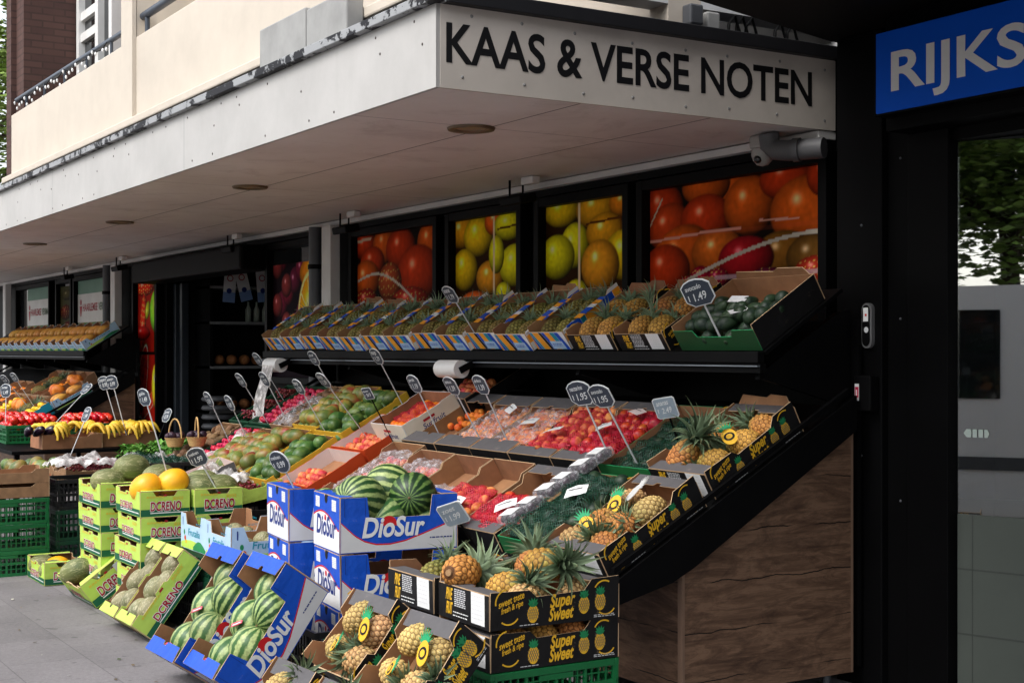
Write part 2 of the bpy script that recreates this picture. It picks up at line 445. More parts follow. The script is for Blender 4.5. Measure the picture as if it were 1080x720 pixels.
def pine_body(name, ripe):
    nr, ne, seg, nv = 9, 12, 84, 60
    L = .168; rad = .058
    vs = []; cs = []
    yel, grn, dark, tip = ripe
    for j in range(nv + 1):
        v = j / nv
        prof = (math.sin(math.pi * (.045 + .91 * v))) ** .48 * (1.0 - .12 * (v - .4))
        for i in range(seg):
            u = i / seg
            a = u * ne; b = v * nr + .42 * a / ne * 0
            best = 9; bc = 0
            for rw in (math.floor(b) - 1, math.floor(b), math.floor(b) + 1):
                off = .5 * (rw % 2)
                da = (a - off) - round(a - off); db = (b - (rw + .5))
                d = max(abs(da), abs(da) * .5 + abs(db) * .72) * .62 / .5
                if d < best: best = d; rw_c = rw + .5; bc = rw * 31 + round(a - off) % ne
            h = max(0, 1 - (best / .62) ** 3.2)
            r = rad * prof + .0052 * h * (.4 + .6 * prof) * (.85 + .3 * random.Random(bc + 7).random()) - (.004 * max(0, 1 - best / .12)) + .004 * max(0, 1 - abs(best - .2) / .1) * (v * nr > rw_c)
            z = (v - .5) * L
            vs.append((r * math.cos(2 * math.pi * u), r * math.sin(2 * math.pi * u), z))
            k = random.Random(bc).random()
            g = min(1, max(0, (v - .45) * 1.5 + (k - .5) * .7))
            c = np.array(yel) * (1 - g) + np.array(grn) * g
            if best < .30: c = c * .8 + np.array(grn) * .16
            if best < .15: c = c * .35 + np.array(tip) * .65
            m = min(1, max(0, (best - .43) / .15)) * .95
            c = c * (1 - m) + np.array(dark) * m
            gr = mnoise.fractal(Vector((math.cos(6.283 * u) * 30, math.sin(6.283 * u) * 30, v * 60)), 1, 2, 3); cs.append(np.clip(c * (.72 + .5 * k) * (1 + .35 * gr), .003, 1))
    fs = [(j * seg + i, j * seg + (i + 1) % seg, (j + 1) * seg + (i + 1) % seg, (j + 1) * seg + i) for j in range(nv) for i in range(seg)]
    fs.append(list(range(seg))[::-1]); fs.append(list(range(nv * seg, (nv + 1) * seg)))
    mb = MB(); mb.add(vs, fs, 0, True)
    # cut stem at the foot
    mb.tube([(0, 0, -.078), (0, 0, -.092)], [.014, .012], 10, 0, True)
    cs += [srgb(150, 120, 84)] * (len(mb.v) - len(cs))
    return mb.mesh(name, [PINE], cs)
pine_ripe = pine_body('fruit_body', (srgb(208, 146, 72), srgb(148, 132, 66), srgb(66, 40, 21), srgb(150, 112, 74)))
pine_pale = pine_body('fruit_body', (srgb(212, 170, 112), srgb(164, 144, 90), srgb(82, 54, 32), srgb(216, 190, 146)))
pine_green = pine_body('fruit_body', (srgb(132, 116, 54), srgb(74, 84, 38), srgb(28, 28, 15), srgb(170, 160, 108)))
def pine_crown(seed, n=40, ln=.13, wide=1.0):
    rg = random.Random(seed); mb = MB(); cs = []
    for k in range(n):
        t = k / n; a = k * 2.399 + rg.uniform(-.2, .2)
        el = R(88 - 72 * t ** .8 + rg.uniform(-7, 7)); L = ln * (1.05 - .45 * t) * rg.uniform(.8, 1.15); w = .0085 * wide * rg.uniform(.85, 1.2)
        p = Vector((.012 * math.cos(a), .012 * math.sin(a), .004 + .022 * (1 - t)))
        side = Vector((-math.sin(a), math.cos(a), 0)); base = len(mb.v); N = 6; vs = []
        tone = rg.uniform(.75, 1.2)
        for s in range(N + 1):
            q = s / N
            d = Vector((math.cos(a) * math.cos(el), math.sin(a) * math.cos(el), math.sin(el)))
            nrm = side.cross(d)
            ww = w * (1 - q ** 1.8) * (.8 + .5 * math.sin(math.pi * min(1, q * 1.4)))
            vs += [p - side * ww - nrm * ww * .45, p, p + side * ww - nrm * ww * .45] if q < 1 else [p, p + side * .0003, p + side * .0006]
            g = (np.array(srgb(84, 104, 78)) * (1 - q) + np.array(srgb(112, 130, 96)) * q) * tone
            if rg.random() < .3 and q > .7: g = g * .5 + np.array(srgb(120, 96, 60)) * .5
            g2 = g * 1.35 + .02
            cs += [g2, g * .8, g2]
            p = p + d * (L / N); el -= R(rg.uniform(4, 12) + 9 * t)
        fs = [(i * 3 + c, i * 3 + c + 1, i * 3 + c + 4, i * 3 + c + 3) for i in range(N) for c in (0, 1)]
        mb.add(vs, fs, 0, True)
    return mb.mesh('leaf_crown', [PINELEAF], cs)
crowns = [pine_crown(1), pine_crown(2, 36, .115, 1.1), pine_crown(3, 44, .15, 1.2)]
pine_big_crown = pine_crown(7, 52, .17, 1.35)
_pp = {}
def pineapple(T, kind='ripe', label='', group=None, crown=None, s=1.0):
    body = {'ripe': pine_ripe, 'pale': pine_pale, 'green': pine_green}[kind]
    r = thing('pineapple', label, 'pineapple', T @ Sc(s), group)
    obj('fruit_body', body, r)
    if crown is not False:
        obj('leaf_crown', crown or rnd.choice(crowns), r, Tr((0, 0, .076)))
    return r
# ------------------------------------------------------------------ cartons and crates
def arc_pts(cx, cz, r, a0, a1, n=14): return [(cx + r * math.cos(R(a0 + (a1 - a0) * i / n)), cz + r * math.sin(R(a0 + (a1 - a0) * i / n))) for i in range(n + 1)]
def arc_strip(mb, cx, cz, r, wd, a0, a1, y, m):
    o = arc_pts(cx, cz, r, a0, a1); i = arc_pts(cx, cz, r - wd, a0, a1)
    for k in range(len(o) - 1): mb.flat([o[k], o[k + 1], i[k + 1], i[k]], y, m)
def disc(mb, cx, cz, r, y, m, n=20, sx=1.0): mb.flat([(cx + sx * r * math.cos(6.2832 * i / n), cz + r * math.sin(6.2832 * i / n)) for i in range(n)], y, m)
def strip_below(mb, xs, zs, z0, y, m, inset=0):
    for k in range(len(xs) - 1): mb.flat([(xs[k], z0), (xs[k + 1], z0), (xs[k + 1], zs[k + 1]), (xs[k], zs[k])], y, m)
def strip_line(mb, xs, zs, wd, y, m):
    for k in range(len(xs) - 1): mb.flat([(xs[k], zs[k]), (xs[k + 1], zs[k + 1]), (xs[k + 1], zs[k + 1] + wd), (xs[k], zs[k] + wd)], y, m)
def icon_pine(mb, cx, cz, s, y, mg, ml, md):
    disc(mb, cx, cz, s * .5, y, mg, 18, .72)
    for k in range(-3, 4):
        for sg in (1, -1):
            x = cx + k * s * .13; hh = s * .36 * math.sqrt(max(0, 1 - (k * .13 / .36) ** 2))
            if hh > .04 * s: mb.flat([(x - sg * hh * .45 - .0012, cz - hh), (x - sg * hh * .45 + .0012, cz - hh), (x + sg * hh * .45 + .0012, cz + hh), (x + sg * hh * .45 - .0012, cz + hh)], y - .0006, md)
    for a in (30, 55, 78, 102, 125, 150):
        L = s * (.5 if 50 < a < 130 else .38); b = (cx, cz + s * .42)
        d = (math.cos(R(a)), math.sin(R(a)))
        mb.flat([(b[0] - d[1] * s * .07, b[1] + d[0] * s * .07), (b[0] + d[0] * L * .5 - d[1] * s * .09, b[1] + d[1] * L * .5 + d[0] * s * .09), (b[0] + d[0] * L, b[1] + d[1] * L), (b[0] + d[0] * L * .5 + d[1] * s * .09, b[1] + d[1] * L * .5 - d[0] * s * .09), (b[0] + d[1] * s * .07, b[1] - d[0] * s * .07)], y - .0004 - .0002 * (a % 5), ml)
def smallprint(mb, x, z, w, rows, y, m, h=.003, gap=.0065):
    rg = random.Random(int(x * 999 + z * 777))
    for k in range(rows):
        xx = x
        while xx < x + w - .004:
            q = rg.uniform(.006, .02); mb.flat([(xx, z - k * gap), (min(x + w, xx + q), z - k * gap), (min(x + w, xx + q), z - k * gap + h), (xx, z - k * gap + h)], y, m); xx += q + .004

T0 = .005
def ends(L, h, cut=.0, cw=.5):
    a = L * (1 - cw) / 2
    return [(0, 0), (L, 0), (L, h), (L - a, h), (L - a - .02, h - cut), (a + .02, h - cut), (a, h), (0, h)] if cut else [(0, 0), (L, 0), (L, h), (0, h)]
def sides(L, h, lo, a=.13, sl=.012):
    return [(0, 0), (L, 0), (L, h), (L - a, h), (L - a - sl, lo), (a + sl, lo), (a, h), (0, h)]

def st_diosur(w, l, h):
    def end(mb, L, H):
        xs = [L * i / 16 for i in range(17)]; xs[0] += .003; xs[-1] -= .003
        zs = [H * (.40 + .27 * math.sin(math.pi * min(1, (i / 16) * .86 + .2)) ) for i in range(17)]
        strip_below(mb, xs, zs, .004, -.0008, 4); strip_line(mb, xs, zs, .008, -.0010, 5)
        for x in (.09, .72): mb.flat([(L * x, H * .74), (L * (x + .16), H * .74), (L * (x + .16), H * .94), (L * x, H * .94)], -.0008, 4); smallprint(mb, L * x + .004, H * .9, L * .14, 5, -.0014, 8, .004, .0085)
        mb.text('DioSur', L * .13, H * .26, H * .36, L * .74, -.0014, 6, .12, .03)
        disc(mb, L * .475, H * .58, H * .055, -.0017, 5)
        smallprint(mb, L * .1, H * .07, L * .3, 1, -.0014, 8)
        mb.flat(arc_pts(L * .5, H * .93, .022, 0, 360, 16)[:-1], -.0009, 7)
    def side(mb, L, H):
        X = [0.004, .06, .12, .2, .3, .42, .55, .7, .85, .97, .995]; Z = [.54, .42, .3, .19, .125, .12, .17, .28, .4, .5, .52]
        xs = [L * a for a in X]; zs = [H * a for a in Z]
        strip_below(mb, xs, zs, .004, -.0008, 8); strip_line(mb, xs, zs, .007, -.0010, 5)
        mb.text('DioSur', L * .18, H * .28, H * .36, L * .52, -.0018, 4, .18, .028)
        arc_strip(mb, L * .405, H * .49, H * .16, H * .15, -10, 190, -.0014, 5)
        smallprint(mb, L * .76, H * .2, L * .2, 1, -.0014, 6, .006)
        for x in (.03, .205, .8): mb.flat([(L * x, H * .66), (L * x + .002, H * .66), (L * x + .002, H * .97), (L * x, H * .97)], -.0007, 6)
    S = [BLUE, BROWN, EDGE, BLUE, WHITECARD, REDP, NAVYTXT, BLACKC, SILVERP]
    return dict(w=w, l=l, h=h, slots=S, end=(ends(w, h, .022, .16), end), side=(sides(l - 2 * T0, h, h * .62), side), ledge=(.075, 3))
def st_melon(w, l, h):
    def face(mb, L, H, big):
        mb.flat([(.002, .003), (L - .002, .003), (L - .002, H * .30), (.002, H * .30)], -.0008, 4)
        mb.flat([(L * .2, H * .13), (L * .95, H * .13), (L * .95, H * .17), (L * .2, H * .17)], -.0012, 5)
        hh = H * (.36 if big else .27); tw = L * (.62 if big else .5)
        for dx, dz in ((-.003, 0), (.003, 0), (0, .003), (0, -.003)): mb.text('DCRENO', L * .2 + dx, H * .24 + dz, hh, tw, -.0014, 5, .05, .03)
        mb.text('DCRENO', L * .2, H * .24, hh, tw, -.0019, 6, .05, .02)
        smallprint(mb, L * .12, H * .8, L * .35, 2, -.001, 7, .003); smallprint(mb, L * .66, H * .74, L * .2, 3, -.001, 7, .003)
        mb.flat([(L * .47, H * .8), (L * .53, H * .8), (L * .53, H * .88), (L * .47, H * .88)], -.0012, 6)
    S = [LIME, BROWN, EDGE, LIME, DGREEN, WHITECARD, CRIM, GOLD]
    return dict(w=w, l=l, h=h, slots=S, end=(ends(w, h, .03, .5), lambda mb, L, H: face(mb, L, H, True)), side=([(0, 0), (l - .01, 0), (l - .01, h), (l * .86, h), (l * .84, h * .84), (l * .6, h * .84), (l * .58, h * .93), (l * .42, h * .93), (l * .40, h * .84), (l * .16, h * .84), (l * .14, h), (0, h)], lambda mb, L, H: face(mb, L, H, False)), ledge=(.06, 3))
def st_pine(w, l, h):
    def end(mb, L, H):
        mb.text('SWEET', L * .08, H * .12, .035, H * .75, -.0012, 4, 0, .03, math.pi / 2 * 0) if 0 else None
        for k, s in enumerate(('PINE', 'FRUIT')): mb.text(s, L * .155 + k * .0, H * (.5 - .36 * k), H * .3, L * .12, -.0012, 4, .2, .03)
        mb.flat([(L * .66, H * .08), (L * .92, H * .08), (L * .92, H * .86), (L * .66, H * .86)], -.0008, 5)
        for k in range(6): smallprint(mb, L * .68, H * .76 - k * H * .11, L * .2, 1, -.0013, 6)
        smallprint(mb, L * .33, H * .78, L * .22, 9, -.001, 6, .0045, .008); smallprint(mb, L * .3, H * .2, L * .3, 2, -.001, 5, .004, .014)
    def side(mb, L, H):
        for cx, fl in ((.12, 1), (.88, -1)):
            arc_strip(mb, L * cx, H * .62, .052, .006, 95 if fl > 0 else 60, 190 if fl > 0 else 150, -.001, 4)
            arc_strip(mb, L * cx + .01, H * .4, .052, .006, 230, 325, -.001, 4)
        mb.text('sweet taste', L * .06, H * .5, H * .13, L * .2, -.0012, 4, .3, .02, .28); mb.text('fresh & ripe', L * .08, H * .36, H * .13, L * .17, -.0012, 4, .3, .02, .28)
        icon_pine(mb, L * .32, H * .3, H * .42, -.0012, 4, 7, 3); icon_pine(mb, L * .72, H * .38, H * .42, -.0012, 4, 7, 3); icon_pine(mb, L * .85, H * .42, H * .42, -.0012, 4, 7, 3)
        mb.text('Super', L * .45, H * .40, H * .3, L * .19, -.0014, 4, .25, .03, .06); mb.text('Sweet', L * .44, H * .09, H * .3, L * .19, -.0014, 4, .25, .03, .06)
        smallprint(mb, L * .8, H * .1, L * .17, 2, -.001, 6); smallprint(mb, L * .22, H * .05, L * .14, 1, -.001, 6)
    S = [BLACKC, BROWN, EDGE, GREYC, GOLD, WHITECARD, SILVERP, GREENP]
    return dict(w=w, l=l, h=h, slots=S, end=(ends(w, h * .86), end), side=([(0, 0), (l - .01, 0), (l - .01, h * 1.08), (l * .77, h * 1.05), (l * .71, h * .78), (l * .34, h * .74), (l * .29, h * .92), (0, h * .94)], side), ledge=(.07, 3))
def st_stripe(w, l, h):
    def end(mb, L, H):
        x = -.03
        for k, (m, q) in enumerate(((4, .05), (5, .03), (6, .02), (4, .06), (7, .025), (5, .03), (4, .05), (6, .04), (5, .04))):
            a = [(x, .002), (x + q, .002), (x + q - .05, H - .002), (x - .05, H - .002)]
            a = [(min(L - .002, max(.002, p)), z) for p, z in a]
            if a[1][0] - a[0][0] > .003 or a[2][0] - a[3][0] > .003: mb.flat(a, -.0008 - .0002 * k, m)
            x += q + .004
        mb.flat([(L * .52, .006), (L * .9, .006), (L * .86, H * .5), (L * .5, H * .5)], -.0032, 8); smallprint(mb, L * .56, H * .32, L * .26, 2, -.004, 5, .005, .011)
    def side(mb, L, H):
        for x0, x1, m in ((.0, .1, 4), (.1, .3, 5), (.3, .38, 6), (.38, .62, 4), (.62, .7, 8), (.7, .88, 5), (.88, 1, 4)):
            mb.flat([(L * x0 + .001, H * .35), (L * x1 - .001, H * .35), (L * x1 - .001, H * (.68 if x0 < .1 else .86)), (L * x0 + .001, H * (.68 if x0 < .1 else .86))], -.0009, m)
    S = [WHITECARD, BROWN, EDGE, BROWN, ORANGEP, BLUE, TEALP, BLACKC, SKYB]
    return dict(w=w, l=l, h=h, slots=S, end=(ends(w, h), end), flange=True, side=([(0, 0), (l - .01, 0), (l - .01, h * 1.25), (l * .82, h * 1.25), (l * .76, h * 1.06), (l * .24, h * 1.06), (l * .18, h * 1.12), (0, h)], side), ledge=None)
def st_plain(w, l, h, outer=None, inner=None, edge=None, ledge=None, led=.075, lo=.7, text=None, tm=None, band=None, dip=0, efront=None):
    def deco(mb, L, H):
        if band: mb.flat([(.002, .003), (L - .002, .003), (L - .002, H * .3), (.002, H * .3)], -.0008, 4)
        if text: mb.text(text, L * .3, H * .42, H * .2, L * .42, -.0014, 5, .1, .01)
        if text: mb.flat([(L * .34, H * .7 * lo), (L * .56, H * .7 * lo), (L * .56, H * .8 * lo), (L * .34, H * .8 * lo)], -.0012, 6)
    S = [outer or BLACKC, inner or BROWN, edge or EDGE, ledge or GREYC, band or DGREEN, tm or NAVYTXT, CRIM]
    return dict(w=w, l=l, h=h, slots=S, end=(ends(w, efront or h, dip, .5), deco), side=(sides(l - 2 * T0, h, h * lo, .09, .03), deco), ledge=(led, 3) if led else None)
def st_sky(w, l, h):
    def deco(mb, L, H):
        xs = [L * (.02 + .96 * i / 10) for i in range(11)]
        strip_below(mb, xs, [H * (.14 + .13 * math.sin(3.1 * i / 10 + .2)) for i in range(11)], .003, -.0008, 4)
        strip_below(mb, xs[5:], [H * (.1 + .2 * math.sin(3.14 * i / 5)) for i in range(6)], .003, -.0012, 5)
        mb.text('Frutalia', L * .3, H * .4, H * .2, L * .46, -.0012, 6, .15, .012)
        disc(mb, L * .18, H * .3, H * .07, -.0014, 7); disc(mb, L * .22, H * .2, H * .055, -.0015, 8); disc(mb, L * .15, H * .46, H * .08, -.0014, 5, 12, .7)
        smallprint(mb, L * .62, H * .78, L * .2, 2, -.001, 6)
        mb.flat([(L * .08, H * .66), (L * .1, H * .66), (L * .1, H * .9), (L * .08, H * .9)], -.001, 9)
    S = [SKYB, BROWN, EDGE, WHITECARD, LIME, GREENP, TEALP, REDOR, GOLD, NAVYTXT]
    return dict(w=w, l=l, h=h, slots=S, end=(ends(w, h, h * .3, .62), deco), side=(sides(l - 2 * T0, h, h * .6, .07, .03), deco), ledge=None)

_cm = {}
def panel(st, which, key):
    k = (key, which)
    if k in _cm: return _cm[k]
    pts, deco = st[which]
    L = max(p[0] for p in pts); H = max(p[1] for p in pts)
    mb = MB(); mb.prism(pts, 0, T0, 0, 1, 2)
    deco(mb, L, H if which == 'side' else st['h'])
    if which == 'end' and st['ledge']:
        d, m = st['ledge']; H2 = pts[2][1]
        mb.prism([(.004, 0), (L - .004, 0), (L - .018, d), (L * .56, d), (L * .54, d - .02), (L * .46, d - .02), (L * .44, d), (.018, d)], 0, .004, 2, m, 2, T=Tr((0, .001, H2)) @ Matrix(((1, 0, 0, 0), (0, 0, 1, 0), (0, 1, 0, 0), (0, 0, 0, 1))))
    if which == 'side' and st.get('flange'):
        z = st['h'] * 1.06 + .0006
        for x0, x1, m in ((.27, .36, 4), (.36, .5, 5), (.5, .58, 0), (.58, .67, 4), (.67, .74, 5)): mb.box((L * x0, -.026, z), (L * x1 - .001, .03, z + .004), m)
        for x0, x1, m in ((.0, .06, 0), (.06, .17, 5)): mb.box((L * x0 + .004, -.012, st['h'] * (1.02 + .3 * x0)), (L * x1, -.0015, st['h'] * (1.06 + .3 * x1)), m)
    _cm[k] = mb.mesh('end_panel' if which == 'end' else 'side_panel', st['slots'])
    return _cm[k]
def carton(st, key, label, T, group=None, name='fruit_carton', cat='carton', flap=0, frontend=None):
    r = thing(name, label, cat, T, group); w, l = st['w'], st['l']
    if (key, 'b') not in _cm:
        mb = MB(); mb.box((T0, T0, 0), (w - T0, l - T0, .004), 0); _cm[(key, 'b')] = mb.mesh('bottom_panel', [BROWN])
    obj('bottom_panel', _cm[(key, 'b')], r)
    e = panel(st, 'end', key); s = panel(st, 'side', key)
    fl = R(rnd.uniform(-1.5, 2.5))
    obj('end_panel', frontend or e, r, Matrix.Rotation(fl * .6, 4, 'X'))
    obj('end_panel', e, r, Tr((w, l, 0)) @ Rot(180, 'Z') @ Matrix.Rotation(R(rnd.uniform(-1, 2)), 4, 'X'))
    obj('side_panel', s, r, Tr((w, T0, 0)) @ Rot(90, 'Z') @ Matrix.Rotation(R(rnd.uniform(-.5, 2)), 4, 'X'))
    obj('side_panel', s, r, Tr((0, l - T0, 0)) @ Rot(-90, 'Z') @ Matrix.Rotation(R(rnd.uniform(-.5, 2)), 4, 'X'))
    if flap:
        mb = MB(); mb.prism([(.02, 0), (w - .02, 0), (w - .05, flap), (w * .62, flap * 1.1), (w * .55, flap * .8), (.06, flap)], 0, .004, 1, 0, 2)
        mb2 = mb.mesh('end_flap', [BROWN, BROWN, EDGE]); obj('end_flap', mb2, r, Tr((0, l, st['h'] * .86)) @ Rot(rnd.uniform(-35, 12), 'X'))
    return r

_cr = {}
def crate(w, l, h, mat, label, T, group=None, key=None):
    r = thing('plastic_crate', label, 'crate', T, group)
    key = (w, l, h, mat.name)
    if key not in _cr:
        def wall(L):
            mb = MB()
            mb.box((0, 0, h - .03), (L, .02, h), 0, bev=.003); mb.box((0, .002, 0), (L, .018, .022), 0); mb.box((0, .004, h * .5 - .008), (L, .016, h * .5 + .008), 0)
            n = max(4, int(L / .034))
            for k in range(n + 1):
                x = k * (L - .008) / n; big = k % 4 == 0
                mb.box((x, .0035 if big else .006, .02), (x + (.012 if big else .006), .0165 if big else .014, h - .028), 0)
            for z in (.28, .72): mb.box((0, .007, h * z - .003), (L, .013, h * z + .003), 0)
            mb.box((L * .36, .001, h * .72), (L * .64, .012, h - .031), 0)
            return mb.mesh('crate_side', [mat])
        b = MB(); b.box((.02, .02, 0), (w - .02, l - .02, .01), 0)
        _cr[key] = (wall(w), wall(l - .041), b.mesh('crate_floor', [mat]))
    a, s, b = _cr[key]
    obj('crate_floor', b, r); obj('crate_side', a, r); obj('crate_side', a, r, Tr((w, l, 0)) @ Rot(180, 'Z'))
    obj('crate_side', s, r, Tr((w, .0205, 0)) @ Rot(90, 'Z')); obj('crate_side', s, r, Tr((0, l - .0205, 0)) @ Rot(-90, 'Z'))
    return r

def fill(T, w, l, z0, r, me, name, cat, label, group, layers=1, jit=.25, x0=.012, y0=.012, y1=None, miss=.0, aspect=1.0, lying=None, sc=.08, heap=0):
    d = 2 * r * 1.02; out = []
    for ly in range(layers):
        rows = int(((y1 or l - .012) - y0) / (d * .9 * aspect)); cols = max(1, int((w - 2 * x0) / d))
        px = (w - 2 * x0) / cols
        for j in range(rows):
            for i in range(cols):
                if rnd.random() < miss: continue
                x = x0 + px * (i + .5 + (.25 if (j + ly) % 2 else -.25) * (cols > 1)) ; x = min(w - x0 - r * .8, max(x0 + r * .8, x))
                y = y0 + r * aspect + j * d * .9 * aspect + (d * .45 * aspect if ly % 2 else 0)
                if y > (y1 or l) - r * .7: continue
                x += rnd.uniform(-jit, jit) * r; y += rnd.uniform(-jit, jit) * r
                z = z0 + r + ly * 1.45 * r + rnd.uniform(0, jit) * r
                if heap: z += heap * (1 - (2 * x / w - 1) ** 2) * (1 - (2 * y / l - 1) ** 4)
                Q = rrot() if lying is None else lying()
                o = obj(name, me, None, T @ Tr((x, y, z)) @ Q @ Sc(rnd.uniform(1 - sc, 1 + sc)))
                tag(o, label, cat, group); out.append(o)
    return out

def sheet(name, T, w, l, z, mat, amp, label, cat, freq=16, seed=0, droop=.03, x0=.012, y0=.012, group=None):
    mb = MB(); nx, ny = max(8, int(w / .011)), max(8, int(l / .011)); vs = []
    for j in range(ny + 1):
        for i in range(nx + 1):
            u, v = i / nx, j / ny; x, y = x0 + (w - 2 * x0) * u, y0 + (l - 2 * y0) * v
            e = min(u, 1 - u, v, 1 - v)
            n = mnoise.fractal(Vector((x * freq + seed * 7.3, y * freq, seed)), 1.0, 2.0, 4)
            vs.append((x + n * amp * .2, y, z + n * amp - droop * max(0, 1 - e / .08) ** 2))
    mb.add(vs, [(j * (nx + 1) + i, j * (nx + 1) + i + 1, (j + 1) * (nx + 1) + i + 1, (j + 1) * (nx + 1) + i) for j in range(ny) for i in range(nx)], 0, True)
    o = obj(name, mb.mesh(name, [mat]), None, T); return tag(o, label, cat, group)

# ------------------------------------------------------------------ price signs
_bm = {}
def board_mesh(name, price, shape, sw):
    k = (name, price, shape, sw)
    if k in _bm: return _bm[k]
    mb = MB(); w, h = (.128, .118) if shape == 'shield' else (.115, .1)
    if shape == 'shield': P = [(-.5, -.25), (-.27, -.45), (.27, -.45), (.5, -.25), (.5, .28), (.34, .42), (.12, .49), (-.12, .49), (-.34, .42), (-.5, .28)]
    elif shape == 'square': P = [(-.5, -.42), (-.42, -.5), (.42, -.5), (.5, -.42), (.5, .42), (.42, .5), (-.42, .5), (-.5, .42)]
    else: P = [(.5 * math.cos(6.2832 * i / 20), .5 * math.sin(6.2832 * i / 20)) for i in range(20)]
    P = [(a * w, b * h) for a, b in P]
    mb.prism(P, -.001, .003, 1)
    q = .93; mb.flat([(a * q, b * q) for a, b in P], -.0018, 0)
    mb.text(name, -w * .36, h * .13, h * .16, w * .55, -.0026, 2, .15, .012, .06)
    mb.text(price, -w * .2, -h * .25, h * .26, w * .44, -.0026, 2, .2, .012, .07)
    mb.text('1', -w * .38, -h * .22, h * .2, None, -.0026, 2, .1, .012)
    _bm[k] = mb.mesh('board', [(SLATE, SLATE2)[sw], CHALK, CHALK]); return _bm[k]
def sign(base, top, label, name='mango', price='1.99', yaw=0, shape='shield', sw=0, stick=None, tilt=.12, scale=1.0, group='price signs on sticks'):
    scale *= 1.08
    base, top = Vector(base), Vector(top); up = (top - base).normalized()
    r = thing('price_sign', label, 'price sign', Tr(base), group)
    n = Vector((math.sin(R(yaw)), -math.cos(R(yaw)), tilt)); n = (n - up * n.dot(up)).normalized(); x = (-n).cross(up)
    B = Matrix((x, -n, up)).transposed().to_4x4()
    L = (top - base).length
    mb = MB(); mb.box((-.0045, .004, -.03), (.0045, .008, L - .03), 0, T=B)
    obj('stick', mb.mesh('stick', [stick or GREYST]), r)
    obj('board', board_mesh(name, price, shape, sw), r, Tr(top - base) @ B @ Sc(scale))
    return r
# ------------------------------------------------------------------ setting
def ground():
    t = NT('concrete_pavers')
    mp = t.new('ShaderNodeMapping'); mp.inputs['Rotation'].default_value = (0, 0, R(0)); t.link(t.obj(), mp.inputs[0])
    br = t.new('ShaderNodeTexBrick', Scale=1.0); br.inputs['Brick Width'].default_value = .6; br.inputs['Row Height'].default_value = .4
    br.inputs['Mortar Size'].default_value = .004; br.inputs['Mortar Smooth'].default_value = .3
    br.inputs['Color1'].default_value = (.9, .9, .9, 1); br.inputs['Color2'].default_value = (1.08, 1.08, 1.08, 1); br.inputs['Mortar'].default_value = (.74, .74, .74, 1)
    t.link(mp.outputs[0], br.inputs['Vector'])
    n = t.noise(150, 2, .7); n2 = t.noise(1.3, 6, .6); n3 = t.noise(40, 3, .7)
    c = t.mix(t.ramp(n, [(.3, 0.0), (.7, 1.0)]), srgb(96, 92, 93), srgb(144, 140, 141))
    c = t.mix(.5, c, t.mix(t.ramp(n3, [(.35, 0.0), (.65, 1.0)]), srgb(98, 94, 95), srgb(134, 130, 131)))
    c = t.mix(.4, c, t.ramp(n2, [(.3, srgb(92, 89, 90)), (.7, srgb(136, 132, 133))]))
    c = t.mix(1.0, c, br.outputs['Color'], 'MULTIPLY')
    spot = t.ramp(t.noise(9, 2, .4), [(.69, 0.0), (.70, 1.0)]); st2 = t.ramp(t.noise(2.2, 5, .7), [(.52, 0.0), (.68, 1.0)]); c = t.mix(t.math('MULTIPLY', st2, .18), c, srgb(74, 71, 70))
    c = t.mix(t.math('MULTIPLY', spot, .45), c, srgb(70, 68, 68))
    t.bump(t.math('ADD', n, n3), .35, .004)
    return t.fin(c, .9, .25)
PAVE = ground()
ASPH = M('road_paled_for_fill', (.19, .18, .175), .9, .2, 60, bump=.3, bscale=200)  # out-of-view road, colour made paler to bounce fill light under the canopy
mb = MB(); mb.box((-60, -1.0, -.3), (40, 9.5, 0), 0); structure('pavement', mb.mesh('pavement', [PAVE]))
mb = MB(); mb.box((-60, -1.15, -.3), (40, -1.003, .004), 0); structure('kerb', mb.mesh('kerb', [M('kerb_stone', srgb(140, 138, 135), .85, .15, 10)]))
mb = MB(); mb.box((-300, -300, -.5), (300, -1.153, -.12), 0); structure('road', mb.mesh('road', [ASPH]))
mb = MB(); mb.box((-300, 9.503, -.5), (300, 300, -.02), 0); structure('ground', mb.mesh('ground', [ASPH]))

# --- shop building: dark front, windows, entrance recess, upper storey and balcony
CREAM = M('cream_plaster', srgb(196, 186, 172), .8, .04, 4, dirt=.15)
PALEW = M('pale_wall_paint', srgb(206, 206, 206), .7, .05, 2, dirt=.15)
CONC = M('weathered_concrete', srgb(150, 150, 148), .85, .12, 6, dirt=.35)
def brick_mat():
    t = NT('brown_brick')
    sp = t.new('ShaderNodeSeparateXYZ'); t.link(t.obj(), sp.inputs[0])
    cb = t.new('ShaderNodeCombineXYZ'); t.link(t.math('ADD', sp.outputs[0], sp.outputs[1]), cb.inputs[0]); t.link(sp.outputs[2], cb.inputs[1])
    br = t.new('ShaderNodeTexBrick', Scale=1.0); br.inputs['Brick Width'].default_value = .21; br.inputs['Row Height'].default_value = .065; br.inputs['Mortar Size'].default_value = .008
    br.inputs['Color1'].default_value = (*srgb(92, 68, 62), 1); br.inputs['Color2'].default_value = (*srgb(70, 52, 50), 1); br.inputs['Mortar'].default_value = (*srgb(52, 44, 42), 1)
    t.link(cb.outputs[0], br.inputs['Vector'])
    c = t.mix(t.noise(7, 4), br.outputs['Color'], srgb(84, 62, 56)); t.bump(br.outputs['Fac'], -.5, .01)
    return t.fin(c, .85, .2)
BRICK = brick_mat()
GLASSD = NT('dark_window_glass').fin((.012, .014, .015), .03, .6)
shop = thing('shop_building', 'long shop building with black front, cream balcony and brick wing above the canopy', 'building', Tr((-12, FACADE, 0)))
SH = Tr((12, -FACADE, 0))
def part(name, mbx, mats, parent=shop, T=None): return obj(name, mbx.mesh(name, mats), parent, SH if T is None else T)
mb = MB()
